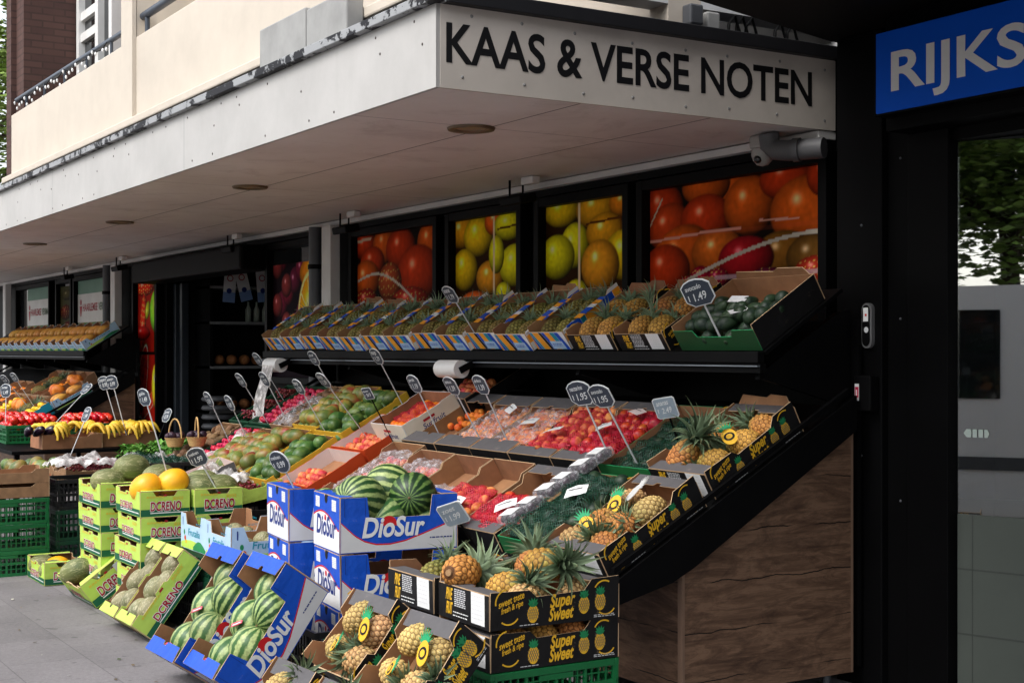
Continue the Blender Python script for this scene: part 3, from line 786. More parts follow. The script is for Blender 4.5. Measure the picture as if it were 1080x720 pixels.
mb.box((-26, 5.12, 0), (-15.8, 5.4, 3.1), 0); mb.box((-12.7, 5.12, 0), (-5.0, 5.4, 3.1), 0); mb.box((-15.8, 5.12, 2.5), (-12.7, 5.4, 3.1), 0)
part('wall', mb, [DARKWALL])
mb = MB(); mb.box((-15.9, 5.4, -.01), (-15.8, 8.3, 2.9), 0); mb.box((-12.7, 5.4, -.01), (-12.6, 8.3, 2.9), 0); mb.box((-15.9, 8.3, -.01), (-12.6, 8.4, 2.9), 0); mb.box((-15.8, 5.4, 2.86), (-12.7, 8.3, 2.9), 0)
part('entrance_recess', mb, [M('dark_interior_paint', srgb(16, 15, 16), .7, .15, spec=.15)])
for x0, x1 in ((-6.78, -5.2), (-7.91, -6.86), (-9.12, -8.07), (-10.78, -9.25), (-12.62, -11.42), (-16.85, -15.9), (-19.55, -17.75), (-20.5, -19.65), (-23.0, -20.85)):
    mb = MB(); z0, z1 = (.55 if x0 < -15 else 1.3), 2.6
    for a, b in (((x0, 5.03, z0), (x0 + .06, 5.118, z1)), ((x1 - .06, 5.03, z0), (x1, 5.118, z1)), ((x0 + .06, 5.032, z1 - .06), (x1 - .06, 5.118, z1)), ((x0 + .06, 5.032, z0), (x1 - .06, 5.118, z0 + .06))): mb.box(a, b, 0, bev=.004)
    w = part('window', mb, [BLACKF])
    g = MB(); g.box((x0 + .06, 5.096, z0 + .06), (x1 - .06, 5.11, z1 - .06), 0); obj('pane', g.mesh('pane', [GLASSD]), w)
mb = MB(); mb.box((-26, 5.0, 2.655), (-5.22, 5.118, 2.695), 0, bev=.004); mb.box((-26, 5.05, 2.61), (-5.22, 5.118, 2.653), 1)
part('trim_strip', mb, [WHITEM, BLACKF])
mb = MB(); mb.box((-16.0, 4.78, 2.36), (-12.6, 5.115, 2.6), 0, bev=.03); part('shutter_box', mb, [BLACKM])
# entrance door frames
STEELB = M('steel_blue_frame', srgb(38, 44, 50), .4, .1)
for x in (-15.77, -15.55, -12.75):
    mb = MB(); mb.box((x - .035, 5.2, 0), (x + .035, 5.28, 2.36), 0, bev=.004); part('entrance_frame', mb, [STEELB])
# upper storey
mb = MB(); mb.box((-12.4, 5.3, 3.1), (-5.0, 5.5, 9), 0); mb.box((-14.45, 5.42, 3.1), (-12.4, 5.6, 9), 0); part('upper_wall', mb, [PALEW])
mb = MB(); mb.box((-12.29, 3.6, 3.1), (-12.1, 4.2, 8), 0); mb.box((-12.3, 4.2, 3.1), (-5.4, 4.4, 8.5), 0)
for i in range(5): mb.box((-10.4 + i * .22, 4.17, 4.55), (-10.25 + i * .22, 4.199, 4.9), 1)
part('balcony_wall', mb, [CREAM, M('vent_slots', srgb(150, 130, 110), .8)])
mb = MB(); mb.box((-14.1, 3.05, 3.26), (-5.4, 3.2, 3.85), 0, bev=.008); mb.box((-10.37, 3.02, 3.2602), (-10.1, 3.0495, 5.2), 0)
mb.box((-10.365, 3.055, 3.84), (-10.105, 3.2, 5.2), 0)
mb.box((-5.55, 3.202, 3.26), (-5.401, 5.3, 4.3), 1)
mb.box((-14.2, 2.98, 3.2), (-5.5, 3.3, 3.258), 0, bev=.01)
part('balcony_parapet', mb, [CREAM, PALEW])
mb = MB(); mb.box((-7.3, 2.88, 3.1), (-6.68, 2.978, 3.34), 0, bev=.008); mb.box((-6.676, 2.885, 3.1), (-6.2, 2.978, 3.325), 0, bev=.008); part('concrete_block', mb, [CONC, PALEW])
mb = MB(); mb.box((-14.5, 3.12, 2.9), (-13.9, 3.68, 9), 0); mb.box((-14.4, 3.07, 2.9), (-14.2, 3.119, 9), 0); mb.box((-13.9, 3.69, 2.9), (-12.3, 3.9, 9), 0); mb.box((-14.5, 3.68, 2.9), (-13.9, 5.4, 9), 0)
part('brick_wing', mb, [BRICK])
mb = MB()
for x0, x1 in ((-13.85, -13.76), (-13.2, -13.1), (-12.75, -12.66)): mb.box((x0, 3.60, 3.26), (x1, 3.688, 5.6), 0)
for z in (3.3, 4.55, 4.75, 5.4): mb.box((-13.76, 3.62, z), (-13.2, 3.685, z + .08), 0)
mb.box((-13.76, 3.66, 3.3), (-12.7, 3.682, 5.4), 1)
part('balcony_door', mb, [WHITEM, GLASSD])
mb = MB(); mb.tube([(-14.1, 3.1, 4.0), (-10.4, 3.1, 3.98)], .022, 8, 0)
for i in range(5): mb.tube([(-13.7 + i * .7, 3.1, 3.84), (-13.7 + i * .7, 3.1, 4.0)], .014, 6, 0)
mb.tube([(-10.09, 3.1, 4.0), (-5.6, 3.1, 4.0)], .03, 10, 0)
for i in range(4): mb.tube([(-10.0 + i * 1.2, 3.1, 3.84), (-10.0 + i * 1.2, 3.1, 4.0)], .02, 6, 0)
part('handrail', mb, [M('blue_grey_steel', srgb(58, 66, 78), .4, .1)])
mb = MB(); pp = [(-14.0 + i * .1, 3.065, 3.975 - .045 * abs(math.sin(i * .7))) for i in range(32)]
mb.tube(pp, .004, 5, 0)
for i in range(0, 32): mb.lathe(sph(.0095, 6, 1.7), 8, 1, T=Tr((pp[i][0], 3.06, pp[i][2] - .02 - .035 * (i % 3) * (i % 2))))
tag(part('string_lights', mb, [BLACKM, WHITECARD], None, Matrix.Identity(4)), 'string of small white bulbs hanging along the balcony handrail', 'string lights')
# junction boxes and cables on the pale wall beside the canopy roof
t = thing('cable_box', 'grey junction boxes with loose cables on the pale wall above the sign', 'cable box', Tr((-5.4, 4.3, 3.1))); ti = Tr((5.4, -4.3, -3.1))
mb = MB(); mb.box((-5.399, 4.28, 3.16), (-5.33, 4.36, 3.26), 0, bev=.01); obj('junction_box', mb.mesh('junction_box', [PIPEG]), t, ti)
mb = MB(); mb.box((-5.399, 4.40, 3.15), (-5.35, 4.48, 3.24), 0, bev=.01); obj('junction_box', mb.mesh('junction_box', [CONC]), t, ti)
for a in (4.55, 4.6, 4.66, 4.85, 4.93):
    mb = MB(); mb.tube([(-5.38, a, 3.1), (-5.37, a, 3.2), (-5.36, a + .03, 3.24), (-5.36, a + .06, 3.16)], .008, 6, 0); obj('cable', mb.mesh('cable', [BLACKM]), t, ti)

# --- posters and window films: flat prints, their picture computed as pigment per point
def poster(name, label, x0, x1, z0, z1, items, bg=(20, 12, 8), lines=(), y=5.092, nx=150, bands=(), cat='poster', dark=1.0, sc=1.0):
    if z0 == 1.75: sc = .8
    asp = (z1 - z0) / (x1 - x0); nz = int(nx * asp)
    U, V = np.meshgrid(np.linspace(0, 1, nx + 1), np.linspace(0, asp, nz + 1)); C = np.ones(U.shape + (3,)) * np.array(bg)
    g = np.random.default_rng(len(label)); nz_ = g.normal(0, 1, U.shape)
    for _ in range(3): nz_ = (nz_ + np.roll(nz_, 1, 0) + np.roll(nz_, 1, 1) + np.roll(nz_, -1, 0) + np.roll(nz_, -1, 1)) / 3.2
    for it in items:
        cx, cz, rx, rz, rot, col = it[:6]; rx *= sc * 1.42; rz *= sc * sc * 1.05; kind = it[6] if len(it) > 6 else ''
        c, s = math.cos(R(rot)), math.sin(R(rot)); dx, dz = U - cx, V - cz * asp
        a = (dx * c + dz * s) / rx; b = (-dx * s + dz * c) / rz; q = a * a + b * b; ins = q < 1
        h = np.sqrt(np.clip(1 - q, 0, 1)); lam = np.clip(.2 + .75 * h + .25 * b * s - .2 * a * c + .2 * b, .08, 1.2)
        sp = np.exp(-(((a + .25) / .13) ** 2 + ((b - .35) / .16) ** 2)) * .75
        cc = np.array(col)[None, None, :] * (lam * (1 + .03 * nz_))[..., None]
        if kind == 'berry':
            dots = (np.sin(a * 16) * np.sin(b * 16 + (np.floor(a * 5.1) % 2) * 1.57)) > .72
            cc = np.where(dots[..., None], np.array((230, 190, 90)) * lam[..., None], cc)
        if kind == 'slice':
            ang = np.arctan2(b, a); rr = np.sqrt(q); seg = (np.abs(np.sin(ang * 5)) < .12) | (rr > .88); cc = np.where(seg[..., None], np.array((250, 214, 130)), cc)
        if kind == 'flesh':
            cc = np.array(col)[None, None, :] * (.85 + .12 * nz_)[..., None] * np.ones_like(lam)[..., None]
            cc = np.where((q > .8)[..., None], np.array((214, 222, 160)), cc); cc = np.where((q > .9)[..., None], np.array((60, 110, 40)), cc); sp = sp * 0
        cc = cc + (sp * 170)[..., None]
        edge = np.clip((1 - q) * 9, 0, 1)
        C = np.where(ins[..., None], C * (1 - edge[..., None]) + cc * edge[..., None], C)
    for u0, u1, v0, v1, col, al in bands:
        mk = (U >= u0) & (U <= u1) & (V / asp >= v0) & (V / asp <= v1); C = np.where(mk[..., None], C * (1 - al) + np.array(col) * al, C)
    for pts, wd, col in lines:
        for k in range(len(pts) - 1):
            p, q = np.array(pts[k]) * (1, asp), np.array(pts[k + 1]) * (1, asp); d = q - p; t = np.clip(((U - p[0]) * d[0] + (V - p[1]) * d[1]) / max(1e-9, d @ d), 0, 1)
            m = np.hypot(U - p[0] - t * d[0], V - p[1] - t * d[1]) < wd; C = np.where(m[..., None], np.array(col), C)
    C = np.clip(C * dark, 0, 255) / 255; C = np.where(C <= .04045, C / 12.92, ((C + .055) / 1.055) ** 2.4)
    X = x0 + U * (x1 - x0); Z = z0 + V / asp * (z1 - z0); W = nx + 1
    mb = MB(); mb.add([(a, 0, b) for a, b in zip(X.ravel(), Z.ravel())], [(j * W + i, j * W + i + 1, (j + 1) * W + i + 1, (j + 1) * W + i) for j in range(nz) for i in range(nx)], 0)
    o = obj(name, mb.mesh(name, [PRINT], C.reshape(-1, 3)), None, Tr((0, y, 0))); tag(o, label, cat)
    return o
RT, OT, YL, YG = (214, 62, 20), (232, 98, 24), (232, 190, 20), (222, 212, 24)
arcA = [(.17 + .5 * math.sin(R(a)) * 1.0 + .33, -.3 + .9 * math.cos(R(a)) * .88) for a in range(-80, 10, 6)]
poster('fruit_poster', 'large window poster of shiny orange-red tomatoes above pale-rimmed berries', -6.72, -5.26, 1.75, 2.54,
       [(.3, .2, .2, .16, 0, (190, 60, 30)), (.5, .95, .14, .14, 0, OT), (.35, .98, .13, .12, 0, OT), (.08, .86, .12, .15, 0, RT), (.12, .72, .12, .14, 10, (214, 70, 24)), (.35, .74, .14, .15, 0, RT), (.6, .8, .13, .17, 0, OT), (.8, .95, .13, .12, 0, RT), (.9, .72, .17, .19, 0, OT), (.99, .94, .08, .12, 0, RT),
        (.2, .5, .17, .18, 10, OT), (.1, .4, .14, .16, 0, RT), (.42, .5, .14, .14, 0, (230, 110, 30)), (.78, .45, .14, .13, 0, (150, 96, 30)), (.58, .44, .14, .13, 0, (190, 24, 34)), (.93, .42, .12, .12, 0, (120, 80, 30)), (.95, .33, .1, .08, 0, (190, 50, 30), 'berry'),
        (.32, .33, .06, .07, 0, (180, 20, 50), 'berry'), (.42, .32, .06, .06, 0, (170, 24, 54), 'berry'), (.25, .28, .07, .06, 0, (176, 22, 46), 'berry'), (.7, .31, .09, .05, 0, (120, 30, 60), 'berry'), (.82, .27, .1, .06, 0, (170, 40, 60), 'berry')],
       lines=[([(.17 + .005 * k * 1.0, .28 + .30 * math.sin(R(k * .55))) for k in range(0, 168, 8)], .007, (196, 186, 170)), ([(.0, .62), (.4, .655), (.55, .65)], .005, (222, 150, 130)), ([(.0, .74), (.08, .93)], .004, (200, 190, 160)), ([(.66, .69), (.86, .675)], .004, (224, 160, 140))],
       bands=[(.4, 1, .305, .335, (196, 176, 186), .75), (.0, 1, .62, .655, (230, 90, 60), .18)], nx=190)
poster('fruit_poster', 'window poster of lemons and mangoes split by a pale line beside the tomato window', -7.85, -6.92, 1.75, 2.54,
       [(.2, .95, .2, .17, 0, YL), (.62, .93, .22, .2, 0, (214, 150, 24)), (.93, .95, .15, .14, 0, (222, 130, 24)), (.36, .66, .16, .24, 10, YG), (.14, .58, .2, .24, 0, YG), (.72, .74, .2, .2, 0, (216, 148, 22)), (.95, .55, .22, .26, 0, YL), (.66, .48, .2, .27, 0, (228, 150, 30)), (.38, .28, .12, .14, 0, YG), (.2, .2, .2, .14, 0, YL), (.8, .2, .2, .14, 0, OT)],
       lines=[([(.42, 0), (.42, 1)], .012, (206, 180, 140)), ([(.5, .82), (.9, .84), (.9, .75)], .008, (80, 40, 10))], bg=(40, 22, 4), nx=120, dark=1.2)
poster('fruit_poster', 'window poster of yellow lemons beside a mango, narrowest of the two lemon windows', -9.06, -8.13, 1.75, 2.54,
       [(.1, .9, .2, .2, 0, (220, 150, 24)), (.35, .84, .2, .24, 0, YL), (.6, .95, .14, .16, 0, OT), (.8, .9, .2, .17, 0, YG), (.14, .55, .18, .25, 0, YL), (.52, .46, .18, .2, 0, (226, 148, 30)), (.88, .55, .2, .24, 0, YG), (.62, .66, .1, .22, 0, YG), (.72, .32, .1, .12, 0, YG), (.3, .25, .2, .13, 0, OT)],
       lines=[([(.58, 0), (.58, 1)], .012, (206, 180, 140)), ([(.64, .88), (.98, .9)], .008, (70, 40, 10))], bg=(40, 22, 4), nx=120, dark=1.2)
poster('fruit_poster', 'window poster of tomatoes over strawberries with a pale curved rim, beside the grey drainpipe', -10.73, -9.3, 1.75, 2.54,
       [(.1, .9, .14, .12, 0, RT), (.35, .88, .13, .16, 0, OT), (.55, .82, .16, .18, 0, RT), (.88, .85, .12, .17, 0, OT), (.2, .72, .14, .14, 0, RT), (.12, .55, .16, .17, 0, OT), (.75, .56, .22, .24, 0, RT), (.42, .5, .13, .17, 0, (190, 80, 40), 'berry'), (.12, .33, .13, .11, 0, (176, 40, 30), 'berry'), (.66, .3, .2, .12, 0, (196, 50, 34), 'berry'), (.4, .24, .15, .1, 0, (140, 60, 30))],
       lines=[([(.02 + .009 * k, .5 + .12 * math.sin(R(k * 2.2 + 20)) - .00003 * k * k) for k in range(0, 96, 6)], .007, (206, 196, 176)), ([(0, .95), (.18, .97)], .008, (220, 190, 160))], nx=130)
poster('fruit_poster', 'narrow window poster of dark grapes and a cut orange', -12.56, -11.48, 1.36, 2.4,
       [(.2 + .14 * (i % 4), .25 + .1 * i, .09, .11, 20, (96 + 14 * (i % 3), 26, 52)) for i in range(9)] + [(.1 + .2 * (i % 2), .3 + .17 * i, .08, .1, 0, (130, 50, 50)) for i in range(5)] + [(.86, .9, .2, .14, 0, (220, 130, 20)), (.82, .5, .2, .4, 0, (244, 166, 20), 'slice')], nx=110, bg=(16, 6, 14), dark=1.25)
poster('fruit_poster', 'tall bright poster of strawberries, melon slices and green leaves beside the entrance', -16.79, -15.96, .62, 2.54,
       [(.3, .9, .32, .12, 0, (206, 36, 16), 'berry'), (.25, .7, .3, .13, 80, (210, 40, 16), 'berry'), (.45, .76, .1, .09, 60, (150, 160, 30)), (.2, .62, .26, .1, 0, (180, 20, 14)), (.85, .75, .22, .3, 0, (130, 200, 40)), (.2, .32, .42, .2, 70, (196, 34, 30), 'flesh'), (.55, .2, .36, .1, 30, (206, 60, 40), 'flesh'), (.8, .3, .12, .3, 0, (240, 190, 40))],
       bands=[(0, 1, .49, .505, (10, 8, 8), 1), (.74, .78, .5, 1, (20, 30, 10), .8), (.8, 1, .28, .48, (190, 200, 205), .8)], nx=70, dark=1.5, bg=(120, 20, 12))
# market film on the far windows
GFILM = M('green_window_film', srgb(98, 128, 58), .5, .08, 2, spec=.08); GFILM2 = M('pale_green_window_film', srgb(116, 150, 134), .5, .1, 2, spec=.08)
for x0, x1, lb in ((-19.49, -17.81, 'green window film with white market lettering strip beside the far drainpipe'), (-22.4, -20.91, 'green window film with white market lettering strip, farther of the two')):
    t = thing('window_film', lb, 'window film', Tr((x0, 5.09, 0))); w = x1 - x0
    mb = MB(); mb.flat([(0, .65), (w, .65), (w, 2.05), (0, 2.05)], 0, 0); mb.flat([(0, 2.05), (w, 2.05), (w, 2.54), (0, 2.54)], 0, 1)
    mb.flat([(w * .4, 1.72), (w * .8, 1.72), (w * .8, 1.78), (w * .4, 1.78)], -.002, 2); mb.flat([(w * .38, 1.83), (w * .72, 1.83), (w * .72, 1.88), (w * .38, 1.88)], -.002, 2)
    obj('film', mb.mesh('film', [GFILM, GFILM2, M('milky_lettering', srgb(190, 205, 170), .5)]), t)
    mb = MB(); mb.flat([(.0, 1.98), (w, 1.98), (w, 2.36), (0, 2.36)], -.004, 0)
    mb.text('HAARLEMSE', w * .16, 2.13, .1, w * .42, -.007, 1, 0, .02); mb.text('VERSMARKT', w * .61, 2.13, .1, w * .37, -.007, 2, 0, .012)
    mb.flat([(w * .09, 2.06), (w * .11, 2.06), (w * .14, 2.2), (w * .06, 2.2)], -.007, 1); disc(mb, w * .1, 2.25, .04, -.007, 1)
    obj('lettering', mb.mesh('lettering', [WHITEM, CRIM, M('olive_lettering', srgb(70, 96, 60), .6)]), t)
poster('fruit_poster', 'small poster of red berries between the two market lettered windows', -20.44, -19.71, 1.3, 2.5, [(.5, .9, .3, .1, 0, (120, 110, 60)), (.4, .7, .3, .14, 0, (150, 40, 24), 'berry'), (.6, .5, .32, .16, 0, (150, 36, 24), 'berry'), (.4, .3, .3, .14, 0, (120, 60, 30))], bg=(96, 96, 60), nx=40, dark=.7)

# --- pipes and posts on the front
def pipe(x, lb, pr):
    t = thing('drainpipe', lb, 'drainpipe', Tr((x, 4.96, 0)))
    mb = MB(); mb.tube([(0, 0, 0), (0, 0, 2.66)], pr, 14, 0)
    obj('pipe', mb.mesh('pipe', [PIPEG]), t)
    mb = MB()
    for z in (.6, 1.5, 2.3): mb.tube([(0, 0, z), (0, 0, z + .04)], pr + .008, 14, 0); mb.box((-.015, 0, z), (.015, .15, z + .03), 0)
    obj('bracket', mb.mesh('bracket', [BLACKM]), t)
pipe(-11.28, 'dark grey drainpipe between the grape poster and the white post', .058)
pipe(-17.62, 'dark grey drainpipe beside the far lettered window', .058)
for x, lb in ((-11.0, 'white post beside the tomato and strawberry window'), (-17.3, 'white post beside the tall melon poster'), (-23.3, 'thin white post at the far end of the shop front')):
    mb = MB(); mb.box((x - .09, 4.93, 0), (x + .09, 5.02, 2.65), 0, bev=.006); tag(obj('post', mb.mesh('post', [WHITEM])), lb, 'post')

# --- canopy
can = thing('canopy', 'white panelled canopy with black lettering over the fruit displays', 'canopy', Tr((-5.216, 2.838, 2.70)))
CI = Tr((5.216, -2.838, -2.70))
def sof():
    t = NT('canopy_soffit_panels')
    sp = t.new('ShaderNodeSeparateXYZ'); t.link(t.obj(), sp.inputs[0])
    c = t.mix(t.ramp(t.noise(1.1, 5, .6), [(.3, 0.0), (.75, 1.0)]), srgb(240, 234, 231), srgb(218, 208, 203))
    d = t.ramp(t.noise(34, 2, .5), [(.70, 0.0), (.74, 1.0)])
    c = t.mix(t.math('MULTIPLY', d, .4), c, srgb(226, 220, 214))
    st = t.ramp(t.noise(2.6, 7, .7, dist=.6), [(.53, 0.0), (.72, 1.0)]); c = t.mix(t.math('MULTIPLY', st, .3), c, srgb(128, 106, 92))
    f = t.math('ABSOLUTE', t.math('SUBTRACT', t.math('FRACT', t.math('MULTIPLY', t.math('SUBTRACT', sp.outputs[1], 2.838), 1.34)), .5))
    c = t.mix(t.math('GREATER_THAN', f, .494), c, srgb(70, 58, 54))
    fx = t.math('ABSOLUTE', t.math('SUBTRACT', t.math('FRACT', t.math('MULTIPLY', sp.outputs[0], .33)), .5))
    c = t.mix(t.math('MULTIPLY', t.math('GREATER_THAN', fx, .4985), .6), c, srgb(70, 58, 54))
    return t.fin(c, .5, .3)
mb = MB(); mb.box((-26, 2.86, 2.702), (-5.24, 5.118, 2.75), 0); obj('soffit', mb.mesh('soffit', [sof()]), can, CI)
def fascia_mat():
    t = NT('white_fascia_board')
    n = t.ramp(t.noise(2.2, 6, .65), [(.3, 0.0), (.8, 1.0)])
    c = t.mix(n, srgb(182, 180, 177), srgb(164, 162, 159))
    sp = t.new('ShaderNodeSeparateXYZ'); t.link(t.obj(), sp.inputs[0])
    mp = t.new('ShaderNodeMapping'); mp.inputs['Scale'].default_value = (14, 14, .8); t.link(t.obj(), mp.inputs[0])
    st = t.ramp(t.noise(1.0, 4, .6, vec=mp.outputs[0]), [(.55, 0.0), (.8, .35)])
    c = t.mix(st, c, srgb(166, 164, 160))
    f = t.math('ABSOLUTE', t.math('SUBTRACT', t.math('FRACT', t.math('MULTIPLY', t.math('ADD', sp.outputs[0], 5.2), .31)), .5))
    c = t.mix(t.math('MULTIPLY', t.math('GREATER_THAN', f, .4982), .5), c, srgb(120, 120, 120))
    return t.fin(c, .55, .35)
FASC = fascia_mat()
mb = MB(); mb.box((-26, 2.838, 2.70), (-5.218, 2.858, 3.05), 0)
for i in range(46):
    x = -5.35 - .42 * i
    for z, k in ((2.74, 0), (2.90 + .03 * (i % 3), i % 2), (3.01, 0)):
        if rnd.random() < .72: mb.lathe([(.0001, .003), (.006, .002), (.007, 0)], 8, 1, T=Tr((x + rnd.uniform(-.1, .1), 2.838, z)) @ Rot(90, 'X'))
obj('front_fascia', mb.mesh('front_fascia', [FASC, M('rust_screw', srgb(70, 62, 58), .6)]), can, CI)
mb = MB(); mb.box((-5.236, 2.8582, 2.70), (-5.216, 5.11, 3.05), 0)
for i in range(8):
    for z in (2.745, 3.005): mb.lathe([(.0001, .003), (.007, .002), (.008, 0)], 8, 1, T=Tr((-5.216, 2.98 + i * .29 + rnd.uniform(-.03, .03), z + rnd.uniform(-.01, .01))) @ Rot(90, 'Y'))
obj('side_fascia', mb.mesh('side_fascia', [M('cream_fascia_board', srgb(206, 198, 188), .55, .08, 3, dirt=.3), CONC]), can, CI)
mb = MB(); TT = Tr((-5.2145, 2.885, 2.812)) @ Rot(90, 'Z'); mb.text('KAAS & VERSE NOTEN', 0, 0, .166, 2.065, 0, 0, 0, .02, T=TT)
obj('lettering', mb.mesh('lettering', [M('black_lettering', srgb(18, 18, 20), .5)]), can, CI)
def roofedge():
    t = NT('peeling_bitumen_edge')
    n = t.ramp(t.noise(7, 6, .7), [(.5, 0.0), (.52, 1.0)])
    c = t.mix(n, srgb(150, 152, 154), srgb(34, 34, 38)); t.bump(n, .6, .006)
    return t.fin(c, .7, .3)
mb = MB(); mb.box((-26, 2.80, 3.052), (-5.19, 2.875, 3.095), 0, bev=.004); mb.box((-26, 2.876, 3.04), (-5.25, 5.3, 3.075), 1)
mb.box((-5.255, 2.876, 3.052), (-5.18, 5.11, 3.115), 1, bev=.004)
obj('roof_edge', mb.mesh('roof_edge', [roofedge(), M('black_roof_trim', srgb(30, 30, 33), .5)]), can, CI)
# round recessed downlights
for i, (x, y) in enumerate(((-6.09, 3.51), (-9.04, 3.5), (-12.09, 3.51), (-15.0, 3.48), (-18.0, 3.48))):
    t = thing('ceiling_light', ['round brass-rimmed recessed lamp nearest the lettered canopy end', 'second round recessed lamp from the lettered canopy end', 'third round recessed lamp from the lettered canopy end', 'fourth round recessed lamp, far along the canopy', 'farthest round recessed lamp under the canopy'][i], 'ceiling light', Tr((x, y, 2.70)), 'recessed lamps under the canopy')
    a = MB(); a.lathe([(.075, .0), (.08, -.008), (.115, -.012), (.12, 0)], 32, 0); obj('rim', a.mesh('rim', [M('brass_rim', srgb(120, 104, 84), .4, metal=.5)]), t)
    a = MB(); a.lathe([(.0001, -.002), (.076, -.002)], 32, 0); obj('lens', a.mesh('lens', [M('lamp_lens', srgb(150, 130, 106), .3)]), t)
# floodlights under the canopy edge of the wall
for i, x in enumerate((-7.75, -10.35, -12.9, -16.6, -19.0)):
    t = thing('floodlight', ['black floodlight on a bracket above the two lemon posters', 'black floodlight above the strawberry poster', 'black floodlight above the entrance shutter', 'black floodlight above the white post by the melon poster', 'black floodlight above the lettered market windows'][i], 'floodlight', Tr((x, 4.8, 2.70)), 'floodlights under the canopy')
    a = MB(); a.tube([(-.08, 0, 0), (-.08, 0, -.1), (.08, 0, -.1), (.08, 0, 0)], .008, 6, 0, smooth=False); a.box((.1, -.03, -.05), (.24, .03, -.002), 1, bev=.008); obj('bracket', a.mesh('bracket', [BLACKM, WHITEM]), t)
    a = MB(); a.box((-.13, -.08, -.16), (.13, .05, -.1), 0, bev=.012, T=Rot(12, 'X')); obj('lamp_head', a.mesh('lamp_head', [BLACKM]), t)
t = thing('security_camera', 'small white dome security camera under the end of the canopy', 'security camera', Tr((-5.52, 4.9, 2.70)))
CAMW = M('camera_grey_white', srgb(158, 156, 152), .45, .05)
a = MB(); a.box((-.05, -.05, -.07), (.05, .05, -.002), 0, bev=.012); obj('mount', a.mesh('mount', [CAMW]), t)
a = MB(); a.lathe([(.055, -.07), (.058, -.1), (.05, -.125), (.03, -.15), (.0001, -.158)], 24, 0); obj('dome', a.mesh('dome', [CAMW]), t)
a = MB(); a.lathe(sph(.022, 8), 14, 0, T=Tr((.01, -.04, -.125))); obj('lens', a.mesh('lens', [GLASSD]), t)
t = thing('wall_pipe', 'short bent grey pipe under the end of the canopy beside the white camera', 'pipe', Tr((-5.3, 4.88, 2.62)))
a = MB(); a.tube([(-.13, -.02, .075), (-.13, -.01, .02), (-.10, 0, -.01), (-.03, .02, -.02), (.14, .1, -.02)], .052, 16, 0); a.tube([(.0, .03, -.02), (.03, .045, -.02)], .06, 16, 0); obj('pipe', a.mesh('pipe', [M('grey_pipe_paint', srgb(84, 84, 86), .5)]), t)

# --- neighbouring building at the right: dark pier, lintel, overhang, door, blue sign
nb = thing('neighbour_building', 'dark neighbouring building with black pier, overhang and glass door', 'building', Tr((-4.5, FACADE, 0))); NI = Tr((4.5, -FACADE, 0))
mb = MB(); mb.box((-5.085, 4.99, 0), (-4.79, 5.4, 3.12), 0, bev=.006); mb.box((-4.788, 5.03, 0), (-4.641, 5.6, 3.12), 0); obj('pier', mb.mesh('pier', [DARKWALL]), nb, NI)
mb = MB(); mb.box((-4.638, 4.86, 2.6), (1.5, 5.4, 3.12), 0); obj('lintel', mb.mesh('lintel', [DARKWALL]), nb, NI)
mb = MB(); ov = [(-5.19, 5.39), (-5.14, 5.0), (-4.72, 3.5), (-4.1, 1.3), (1.5, 1.3), (1.5, 5.39)]
mb.prism(ov, 0, .5, 0, T=Tr((0, 0, 3.122)) @ Matrix(((1, 0, 0, 0), (0, 0, 1, 0), (0, 1, 0, 0), (0, 0, 0, 1)))); obj('overhang', mb.mesh('overhang', [M('dark_overhang_paint', srgb(14, 12, 12), .6, .2, 2, spec=.15)]), nb, NI)
mb = MB(); mb.box((-4.8, 5.6, 0), (1.5, 5.7, 2.7), 0); mb.box((-1.2, 4.9, 0), (1.5, 5.349, 2.6), 0); obj('wall', mb.mesh('wall', [M('dim_hall_wall', srgb(46, 47, 46), .8, .1)]), nb, NI)
mb = MB(); mb.box((-4.64, 5.0, 0), (-4.402, 5.3, 2.6), 0, bev=.004); mb.box((-4.4, 5.03, 2.545), (-1.2, 5.3, 2.6), 0); mb.box((-4.4, 5.03, 0), (-1.2, 5.3, .09), 0); mb.box((-3.2, 5.03, .09), (-3.08, 5.3, 2.54), 0)
dr = obj('glass_door', mb.mesh('glass_door', [BLACKF]), nb, NI)
gl = NT('reflective_glass'); tr = gl.n.new('ShaderNodeBsdfTransparent'); tr.inputs[0].default_value = (.7, .72, .7, 1); gs = gl.n.new('ShaderNodeBsdfGlossy'); gs.inputs['Roughness'].default_value = .01; gs.inputs['Color'].default_value = (.82, .84, .84, 1)
mx = gl.n.new('ShaderNodeMixShader'); mx.inputs[0].default_value = .38; gl.link(tr.outputs[0], mx.inputs[1]); gl.link(gs.outputs[0], mx.inputs[2]); gl.link(mx.outputs[0], gl.n['Material Output'].inputs[0])
DA = Tr((-4.40, 5.06, 0)) @ Rot(18, 'Z') @ Tr((4.40, -5.10, 0))
mb = MB(); mb.box((-4.398, 5.10, .091), (-3.21, 5.108, 2.539), 0, T=DA); mb.box((-3.079, 5.10, .091), (-1.201, 5.108, 2.539), 0); obj('pane', mb.mesh('pane', [gl.m]), dr)
mb = MB(); mb.box((-4.397, 5.0945, .092), (-3.22, 5.0985, .87), 0, T=DA)
for z in (.62, .33): mb.box((-4.396, 5.0932, z), (-3.22, 5.0944, z + .008), 1, T=DA)
mb.box((-4.33, 5.0932, .092), (-4.326, 5.0944, .87), 1, T=DA)
obj('frosted_panel', mb.mesh('frosted_panel', [M('frosted_green_glass', srgb(74, 80, 74), .6, .06, 3), M('frosted_joint', srgb(60, 64, 60), .6)]), dr)
mb = MB()
